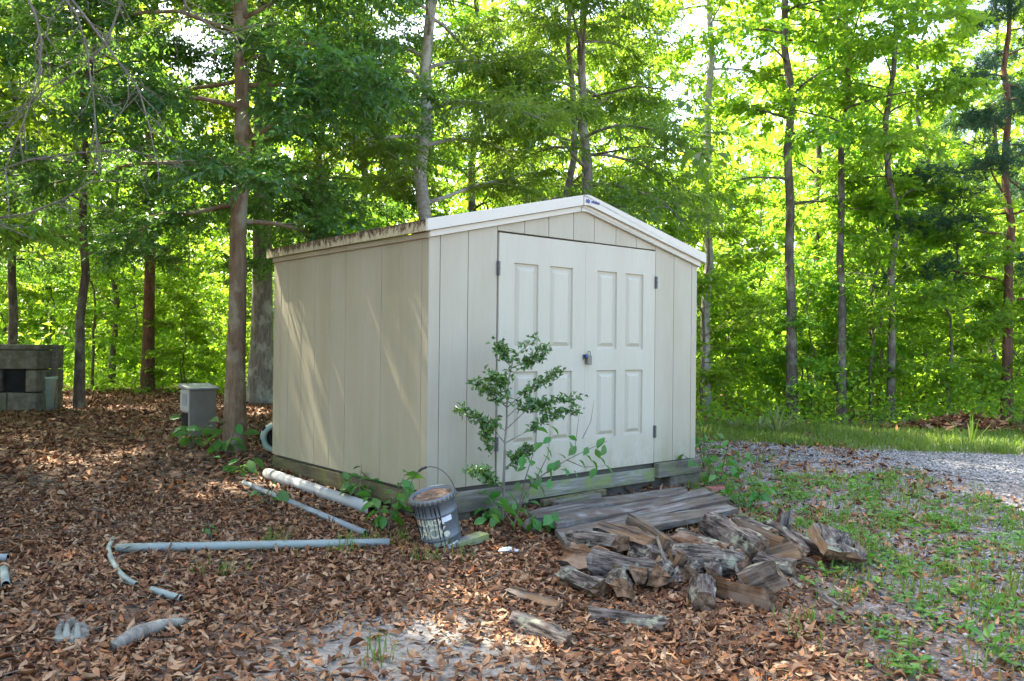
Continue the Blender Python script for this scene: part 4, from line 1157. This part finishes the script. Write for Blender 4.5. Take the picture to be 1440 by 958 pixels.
# -- the wood beyond, too far and dense to count
n = 85000
th = RG.uniform(-.9, .9, n); rr_ = RG.uniform(27, 56, n)
P = np.stack([np.sin(th) * rr_, np.cos(th) * rr_, RG.uniform(-.2, 1, n)], -1)
P[:, 2] = gz(P[:, 0], P[:, 1]) + (RG.random(n) ** 1.35) * (rr_ / 42) * (15 + 3 * np.sin(th * 23) + 2 * np.sin(th * 57 + 1))
D = RG.normal(0, 1, (n, 3)); N = RG.normal(0, .7, (n, 3)) + [0, 0, 1]
V, F = leaf_faces(P, D, N, RG.uniform(.24, .54, n), .6)
tag(link('distant_woods', npmesh('distant_woods', V, F, M['leaf_bright'])), 'far green mass of woodland behind all the trees', 'woodland', kind='stuff')

# ------------------------------------------------------------------ small plants
def leafy_plant(name, label, x, y, h, spread, stems, nleaf, size, seed, cat='plant', group=None, me=None):
    q = random.Random(seed)
    r = thing(name, label, cat, (x, y, gz(x, y)), 0, group)
    mb = MB(); k = 0
    for s_ in range(stems):
        az = 2 * PI * s_ / stems + q.uniform(-.5, .5); hh = h * q.uniform(.55, 1.05); sp_ = spread * q.uniform(.4, 1)
        p = [Vector((sp_ * t ** 1.3 * math.cos(az), sp_ * t ** 1.3 * math.sin(az), hh * (t - .12 * t * t))) for t in (0, .33, .66, 1)]
        p[0].z = -.02
        mb.tube(p, [.005, .004, .003, .002], 5, 0, False)
        for i in range(max(2, nleaf // stems)):
            t = .25 + .75 * (i + q.random()) / max(2, nleaf // stems)
            f = t * 3; j = min(int(f), 2); P = p[j].lerp(p[j + 1], min(1, f - j))
            put_leaf(r, P + Vector((0, 0, .02)), size * q.uniform(.75, 1.4), az + (1 if i % 2 else -1) * q.uniform(.4, 1.5), q.uniform(-.3, .8), q.uniform(-.9, .9), me)
    mb.build('stem', M['twig'], r)
    return r
PLANTS = [((545, 748), .34, .28, 7, 34, .085, 'bramble clump with broad leaves growing left of the paint bucket'),
          ((505, 712), .26, .25, 5, 18, .075, 'leafy bramble between the white pipe and the shed wall'),
          ((473, 672), .22, .16, 3, 8, .085, 'small leafy sprig against the left wall above the white pipe'),
          ((318, 640), .30, .35, 6, 16, .11, 'broad-leaved seedling in front of the brown tree trunk'),
          ((268, 632), .34, .28, 5, 14, .12, 'broad-leaved seedling growing before the utility pedestal'),
          ((336, 672), .14, .22, 4, 9, .10, 'low green seedling near the tip of the thin conduit'),
          ((380, 712), .12, .14, 3, 7, .075, 'small seedling beside the thin blue grey conduit'),
          ((296, 758), .06, .07, 3, 5, .045, 'tiny green seedling just behind the long grey green pipe'),
          ((1012, 690), .42, .34, 8, 44, .075, 'leafy weed clump at the right corner of the shed'),
          ((1052, 716), .24, .30, 7, 34, .07, 'bright low weed clump between ramp and grass'),
          ((700, 738), .16, .2, 6, 22, .085, 'fresh green weed clump at the foot of the holly sapling'),
          ((762, 752), .14, .18, 5, 14, .08, 'small bright weed clump between the holly and the plank ramp'),
          ((990, 660), .55, .2, 4, 16, .075, 'tall thin weed leaning on the right corner of the shed')]
for i, (p, h, s_, st, nl, sz, lab) in enumerate(PLANTS):
    P = hit(*p); leafy_plant('weed_plant', lab, P.x, P.y, h * 1.2 + .05, s_, st, int(nl * 1.35), sz * 1.2, 40 + i)
# holly sapling, branch by branch in its plane before the door
def zh(zx, zy): return 540 + zx / 2.994, 460 + zy / 2.994
hb_ = wall_pt(*zh(500, 800), -.45); hb_.z = gz(hb_.x, hb_.y)
ho = thing('holly_sapling', 'holly sapling with small glossy leaves growing before the shed doors', 'sapling', hb_)
mb = MB(); HV, HF, cnt = [], [], 0
hq = random.Random(9); hg = np.random.default_rng(9)
BR_ = [([(500, 800), (502, 690), (506, 600), (510, 480), (517, 400), (517, 330), (525, 220), (545, 130), (600, 80), (650, 40)], .011, .55),
       ([(517, 340), (600, 270), (690, 220), (738, 185)], .005, .3), ([(515, 430), (600, 350), (700, 312), (822, 300)], .005, .3), ([(508, 490), (600, 440), (680, 390), (760, 352), (826, 350)], .006, .35),
       ([(510, 490), (470, 440), (400, 390), (350, 360), (298, 345)], .006, .3), ([(517, 340), (470, 290), (420, 252), (385, 236)], .004, .25), ([(540, 170), (620, 140), (692, 90)], .004, .25), ([(530, 165), (505, 120), (484, 74)], .003, .4),
       ([(505, 680), (455, 650), (420, 610), (358, 612)], .005, .3), ([(508, 600), (560, 545), (620, 512)], .004, .3), ([(513, 440), (470, 400), (425, 440), (440, 520)], .004, .3), ([(520, 290), (500, 230), (440, 200)], .004, .3), ([(517, 380), (560, 340), (640, 320), (700, 350)], .004, .3)]
PTS = []
for pts, r, u0 in BR_:
    dy = hq.uniform(-.16, .16) if len(PTS) else 0
    path = [wall_pt(*zh(*p), -.45 + dy * (i / (len(pts) - 1))) - hb_ for i, p in enumerate(pts)]
    mb.tube(path, [r * (1 - .75 * i / (len(path) - 1)) for i in range(len(path))], 6, 0, False)
    A = resample([tuple(p) for p in path], 60); A = A[int(60 * u0):]
    PTS.append(A)
A = np.concatenate(PTS); NH = 1800; k = hg.integers(0, len(A), NH)
P = A[k] + hg.normal(0, .018, (NH, 3)); D = hg.normal(0, 1, (NH, 3)) + [0, 0, .25]; N = hg.normal(0, .6, (NH, 3)) + [0, -.3, 1]
V, F = leaf_faces(P, D, N, hg.uniform(.03, .058, NH), .55, .3)
mb.build('stem', M['bark_grey'], ho, True)
link('foliage', npmesh('foliage', V, F, M['leaf_holly']), ho)
# broad-leaved sapling beside it
db = wall_pt(*zh(548, 830), -.62); db.z = gz(db.x, db.y)
do = thing('cherry_sapling', 'young broad-leaved sapling leaning right in front of the shed doors', 'sapling', db)
mb = MB()
for pts, r in (([(548, 830), (580, 740), (620, 660), (700, 600), (770, 560), (850, 520), (940, 480)], .007), ([(560, 790), (595, 640), (625, 540), (645, 430)], .005), ([(540, 820), (500, 770), (455, 760)], .004), ([(640, 640), (690, 540), (700, 440)], .004), ([(770, 560), (840, 590), (930, 585)], .004), ([(835, 470), (870, 400), (885, 310)], .003), ([(800, 540), (815, 420), (828, 330)], .0025)):
    mb.tube([wall_pt(*zh(*p), -.62 + .0 * i) - db for i, p in enumerate(pts)], [r * (1 - .7 * i / (len(pts) - 1)) for i in range(len(pts))], 6, 0, False)
mb.build('stem', M['twig'], do, True)
for (zx, zy) in ((645, 425), (700, 415), (668, 485), (705, 465), (590, 535), (670, 540), (735, 535), (600, 590), (780, 480), (810, 500), (930, 465), (890, 512), (930, 495), (875, 560), (930, 580), (895, 592), (800, 605), (740, 600), (560, 680), (612, 660), (450, 765), (470, 735), (432, 808), (500, 760), (640, 795), (615, 800), (580, 760), (665, 640), (775, 460), (850, 540), (690, 590), (630, 610), (540, 720), (480, 790), (720, 570), (905, 545), (520, 690), (555, 740), (590, 700), (610, 735), (485, 715), (520, 775), (560, 800), (600, 620), (640, 590), (570, 650), (450, 790), (530, 810), (650, 660), (700, 640), (760, 590), (820, 560), (860, 505), (740, 560), (680, 500), (620, 560)):
    put_leaf(do, wall_pt(*zh(zx, zy), -.62 + hq.uniform(-.1, .1)) - db, hq.uniform(.07, .115), hq.uniform(-2.6, .6), hq.uniform(.1, 1.0), hq.uniform(-1.1, .3))
# yucca-like clump and tall grass by the drive
def blades(name, label, x, y, n, L, w, mat, seed, up=.8, cat='plant', group=None):
    q = np.random.default_rng(seed)
    az = q.uniform(0, 2 * PI, n); el = np.clip(q.normal(up, .35, n), .15, 1.5); ll = L * q.uniform(.6, 1.1, n)
    V, F = [], []
    for i in range(n):
        d = np.array([math.cos(az[i]), math.sin(az[i]), 0]); s_ = np.array([-d[1], d[0], 0]) * w / 2
        b = len(V)
        for t, ww in ((0, .8), (.4, 1), (.75, .6), (1, .03)):
            c = d * ll[i] * t * math.cos(el[i]) + np.array([0, 0, ll[i] * (t * math.sin(el[i]) - .25 * t * t * math.cos(el[i])) - .01])
            V += [c - s_ * ww, c + s_ * ww]
        F += [(b + 2 * k, b + 2 * k + 1, b + 2 * k + 3, b + 2 * k + 2) for k in range(3)]
    r = thing(name, label, cat, (x, y, gz(x, y)), 0, group)
    link('blades', npmesh('blades', V, F, M[mat]), r)
    return r
for i, (px, py, n, L, lab) in enumerate(((1093, 613, 34, .52, 'large spiky yucca clump at the sunny edge of the drive'), (1068, 607, 20, .36, 'smaller spiky clump behind the large yucca'), (1032, 606, 16, .32, 'spiky clump nearest the shed at the wood edge'))):
    P = hit(px, py); blades('yucca', lab, P.x, P.y, n, L, .035, 'yucca', 60 + i, .9)
P = hit(1366, 628); blades('tall_grass', 'lone tuft of tall bright grass by the far side of the drive', P.x, P.y, 12, .55, .022, 'grass', 70, 1.2, 'grass tuft')

# low brush pile at the wood edge
bpP = hit(1350, 606)
n = 1500; g_ = np.random.default_rng(5)
xy = g_.normal(0, 1, (n, 2)) * [.62, .3]; hgt = .24 * np.exp(-(xy[:, 0] / .8) ** 2 - (xy[:, 1] / .4) ** 2)
P = np.c_[xy, hgt * g_.uniform(.6, 1, n)]; D = g_.normal(0, 1, (n, 3)) * [1, 1, .3]
V, F = leaf_faces(P, D, g_.normal(0, .5, (n, 3)) + [0, 0, 1], g_.uniform(.08, .2, n), .35)
bpile = thing('brush_pile', 'low heap of dead grey brush and leaves at the wood edge', 'brush pile', bpP)
link('dead_leaves', npmesh('dead_leaves', V, F, M['litter']), bpile)
mm = MB(); nn = 14
mm.v = [(0, 0, .2)] + [(.8 * f_ * math.cos(2 * PI * k / nn), .42 * f_ * math.sin(2 * PI * k / nn), .2 * (1 - f_ * f_) - .02) for f_ in (.5, 1) for k in range(nn)]
mm.f = [(0, 1 + k, 1 + (k + 1) % nn) for k in range(nn)] + [(1 + k, 1 + nn + k, 1 + nn + (k + 1) % nn, 1 + (k + 1) % nn) for k in range(nn)]; mm.mi = [0] * len(mm.f)
mm.build('mound', M['soil'], bpile, True)

# ------------------------------------------------------------------ stuff on the ground
def litter(n, x0, x1, y0, y1, size, prob, seed, detailed):
    g_ = np.random.default_rng(seed)
    x = g_.uniform(x0, x1, n); y = g_.uniform(y0, y1, n)
    k = prob(x, y) > g_.random(n)
    k &= ~in_shed(x, y, -.05) & (np.abs(x) < .66 * y + .5)
    x, y = x[k], y[k]; n = len(x)
    if detailed: tw = np.array([.03, .20, .24, .16, .025]); tm = np.array([0, .22, .5, .78, 1.])
    else: tw = np.array([.05, .23, .21, .05]); tm = np.array([0, .3, .66, 1.])
    m = len(tm)
    L = size * g_.uniform(.4, 1.35, n); wd = g_.uniform(.55, 1.05, n)
    curl = g_.normal(0, .85, n); bend = g_.normal(0, 1.0, n)
    X = (tm[None] - .5) * L[:, None]
    Wd = tw[None] * L[:, None] * wd[:, None] * g_.uniform(.82, 1.15, (n, m))
    zb = bend[:, None] * ((tm[None] - .5) ** 2) * L[:, None]
    zc = curl[:, None] * Wd * 1.0
    pts = np.stack([np.stack([X, -Wd, zb + np.abs(zc) * np.sign(curl)[:, None]], -1), np.stack([X, X * 0, zb], -1), np.stack([X, Wd, zb + zc], -1)], 2)   # n,m,3,3
    az = g_.uniform(0, 2 * PI, n); ti = g_.normal(0, .32, n); ro = g_.normal(0, .38, n)
    def rot(p, a, i, j):
        c, s_ = np.cos(a)[:, None, None], np.sin(a)[:, None, None]
        pi, pj = p[..., i].copy(), p[..., j].copy()
        p[..., i] = pi * c - pj * s_; p[..., j] = pi * s_ + pj * c
    rot(pts, ro, 1, 2); rot(pts, ti, 0, 2); rot(pts, az, 0, 1)
    pts[..., 0] += x[:, None, None]; pts[..., 1] += y[:, None, None]
    pts[..., 2] += (gz(x, y) + g_.uniform(.002, .028, n))[:, None, None]
    V = pts.reshape(-1, 3)
    base = np.arange(n)[:, None, None] * (m * 3)
    f = []
    for i in range(m - 1):
        for k_ in (0, 1): f.append([i * 3 + k_, i * 3 + 3 + k_, i * 3 + 4 + k_, i * 3 + 1 + k_])
    F = (base + np.array(f)[None]).reshape(-1, 4)
    return V, F
def dens(x, y):
    p = 1.0 - .62 * np.clip((x - .9) / 1.3, 0, 1)
    p = np.where((x > 1.6) & (y < 6.5), p * .62, p)
    sand = np.exp(-(((x + .5) / .65) ** 2 + ((y - 3.6) / .42) ** 2))
    p = p * (1 - .85 * sand)
    return np.where(in_drive(x, y), np.where(y > 7.6, .5 * np.clip((6.2 - x) / 2, 0.05, 1), .1), p)
V, F = litter(56000, -4.0, 3.4, 2.7, 6.6, .052, dens, 1, True)
tag(link('leaf_litter', npmesh('leaf_litter', V, F, M['litter'])), 'carpet of curled brown dead leaves over the near yard', 'dead leaves', kind='stuff')
V, F = litter(56000, -9.5, 4.4, 6.2, 17, .076, dens, 2, False)
tag(link('leaf_litter', npmesh('leaf_litter', V, F, M['litter'])), 'carpet of brown dead leaves running back under the trees', 'dead leaves', kind='stuff')

n = 3600; g_ = np.random.default_rng(31)
x = g_.uniform(-4, 2.6, n); y = g_.uniform(2.8, 9, n); k = ~in_shed(x, y) & (np.abs(x) < .66 * y + .3); x, y = x[k], y[k]; n = len(x)
a = g_.uniform(0, 6.28, n); L = g_.uniform(.03, .16, n) * g_.uniform(.5, 1.3, n); c0 = np.stack([x, y, gz(x, y) + g_.uniform(.012, .04, n)], -1)
d = np.stack([np.cos(a), np.sin(a), g_.normal(0, .12, n)], -1) * L[:, None]; s_ = np.stack([-np.sin(a), np.cos(a), a * 0], -1) * g_.uniform(.001, .0032, n)[:, None]; u_ = np.array([0, 0, 1.]) * np.linalg.norm(s_, axis=1)[:, None] * 1.6
V = np.stack([c0 - d / 2 - s_, c0 - d / 2 + s_, c0 - d / 2 + u_, c0 + d / 2 - s_ * .5, c0 + d / 2 + s_ * .5, c0 + d / 2 + u_ * .5], 1).reshape(-1, 3)
F = (np.arange(n)[:, None, None] * 6 + np.array([(0, 1, 4, 3), (1, 2, 5, 4), (2, 0, 3, 5)])[None]).reshape(-1, 4)
tag(link('twig_debris', npmesh('twig_debris', V, F, M['twig'])), 'small dry twigs scattered over the dead leaves', 'twigs', kind='stuff')
n = 26000; g_ = np.random.default_rng(3)
x = g_.uniform(1.2, 7.5, n); y = g_.uniform(3, 10.8, n)
k = in_drive(x, y) | (in_drive(x + .5, y) & (g_.random(n) < .45)) | (in_drive(x + 1.3, y) & (g_.random(n) < .22))
k &= (x < .66 * y + .4); x, y = x[k], y[k]; n = len(x)
oct_ = np.array([(1, 0, 0), (0, 1, 0), (-1, 0, 0), (0, -1, 0), (0, 0, 1), (0, 0, -.6)])
V = oct_[None] * g_.uniform(.6, 1.3, (n, 6, 3)) * g_.uniform(.007, .02, (n, 1, 1)) * [1, 1, .7]
a = g_.uniform(0, 6.28, n); c, s_ = np.cos(a)[:, None], np.sin(a)[:, None]
V = np.stack([V[..., 0] * c - V[..., 1] * s_, V[..., 0] * s_ + V[..., 1] * c, V[..., 2]], -1) + np.stack([x, y, gz(x, y) + .012], -1)[:, None]
f = np.array([(0, 1, 4), (1, 2, 4), (2, 3, 4), (3, 0, 4), (1, 0, 5), (2, 1, 5), (3, 2, 5), (0, 3, 5)])
F = (np.arange(n)[:, None, None] * 6 + f[None]).reshape(-1, 3)
tag(link('gravel', npmesh('gravel', V.reshape(-1, 3), F, M['gravel'])), 'loose blue-grey gravel covering the drive', 'gravel', kind='stuff')

def grass_blades(cx, cy_, per, rad, L, w, seed):
    g_ = np.random.default_rng(seed); n = len(cx) * per
    x = np.repeat(cx, per) + g_.normal(0, rad, n); y = np.repeat(cy_, per) + g_.normal(0, rad, n)
    az = g_.uniform(0, 6.28, n); ln = L * g_.uniform(.4, 1.2, n); tl = g_.uniform(.1, .75, n)
    d = np.stack([np.cos(az), np.sin(az), az * 0], -1); s_ = np.stack([-np.sin(az), np.cos(az), az * 0], -1) * w / 2
    b = np.stack([x, y, gz(x, y)], -1)
    mid = b + d * (ln * tl * .35)[:, None] + np.array([0, 0, 1.]) * (ln * .6)[:, None]
    tip = b + d * (ln * tl)[:, None] + np.array([0, 0, 1.]) * (ln * (1 - .35 * tl))[:, None]
    V = np.stack([b - s_, b + s_, mid + s_ * .8, mid - s_ * .8, tip], 1)
    i = np.arange(n)[:, None] * 5
    F = np.stack([i + [0, 1, 2], i + [0, 2, 3], i + [3, 2, 4]], 1).reshape(-1, 3)
    return V.reshape(-1, 3), F
g_ = np.random.default_rng(11)
# weedy grass scattered between heap and drive
m = 460
cx = g_.uniform(1.3, 4.4, m); cyy = g_.uniform(3.2, 8.6, m)
k = (g_.random(m) < np.clip((cx - .9) / 1.6, 0, 1)) & (~in_drive(cx - .5, cyy)) & ~in_shed(cx, cyy, .1)
cx, cyy = cx[k], cyy[k]
V, F = grass_blades(cx, cyy, 14, .06, .10, .007, 12)
ex = np.array([hit(*p)[0] for p in ((470, 778), (500, 770), (520, 765), (380, 775), (395, 760), (530, 930), (305, 810), (600, 790), (640, 785), (560, 765))]); ey = np.array([hit(*p)[1] for p in ((470, 778), (500, 770), (520, 765), (380, 775), (395, 760), (530, 930), (305, 810), (600, 790), (640, 785), (560, 765))])
V2, F2 = grass_blades(ex, ey, 26, .06, .13, .006, 13)
tag(link('grass', npmesh('grass', np.r_[V, V2], np.r_[F, F2 + len(V)], M['grass'])), 'thin tufts of grass between firewood heap and drive', 'grass', kind='stuff')
# broad low weeds
m = 900
x = g_.uniform(1.4, 4.2, m); y = g_.uniform(3.2, 8.4, m)
k = (g_.random(m) < np.clip((x - 1.2) / 1.4, 0, 1) * .55) & ~in_drive(x - .35, y) & ~in_shed(x, y, .1); x, y = x[k], y[k]
per = 12; n = len(x) * per
b = np.repeat(np.stack([x, y, gz(x, y) + .02], -1), per, 0) + g_.normal(0, .035, (n, 3)) * [1, 1, .3]
a = g_.uniform(0, 6.28, n); D = np.stack([np.cos(a), np.sin(a), g_.uniform(-.1, .7, n)], -1)
V, F = leaf_faces(b, D, g_.normal(0, .35, (n, 3)) + [0, 0, 1], g_.uniform(.03, .075, n), .5)
tag(link('weeds', npmesh('weeds', V, F, M['leaf_fresh'])), 'low green weeds spreading from the drive towards the firewood', 'weeds', kind='stuff')
# sunny grass verge beyond the drive
m = 3800
x = g_.uniform(2.6, 13, m); y = g_.uniform(9.3, 13.0, m); k = ~in_drive(x, y); x, y = x[k], y[k]
V, F = grass_blades(x, y, 11, .10, .12, .012, 14)
tag(link('grass_verge', npmesh('grass_verge', V, F, M['grass'])), 'sunlit green grass verge between drive and wood', 'grass', kind='stuff')
# undergrowth at the foot of the wood
n = 26000
x = np.r_[g_.uniform(2.2, 14, n // 2), g_.uniform(-15, -1.5, n // 2)]; y = np.r_[g_.uniform(12.6, 17, n // 2), g_.uniform(15.5, 22, n // 2)]
P = np.stack([x, y, gz(x, y) + g_.random(n) ** 1.6 * np.where(x > 0, 1.1, .8) * (.55 + .45 * np.sin(x * 2.1) * np.sin(y * 1.7 + 1))], -1)
n2 = 30000
y2 = g_.uniform(17, 36, n2); x2 = g_.uniform(-.75, .75, n2) * y2
P2 = np.stack([x2, y2, gz(x2, y2) + g_.random(n2) ** 1.4 * 1.5 * (.6 + .4 * np.sin(x2 * 1.3) * np.sin(y2 * .9))], -1)
P = np.r_[P, P2]; ls = np.r_[g_.uniform(.06, .13, n), g_.uniform(.14, .28, n2)]; n += n2
V, F = leaf_faces(P, g_.normal(0, 1, (n, 3)), g_.normal(0, .5, (n, 3)) + [0, 0, 1], ls, .5)
tag(link('undergrowth', npmesh('undergrowth', V, F, M['leaf_bright'])), 'low leafy undergrowth along the foot of the wood', 'undergrowth', kind='stuff')
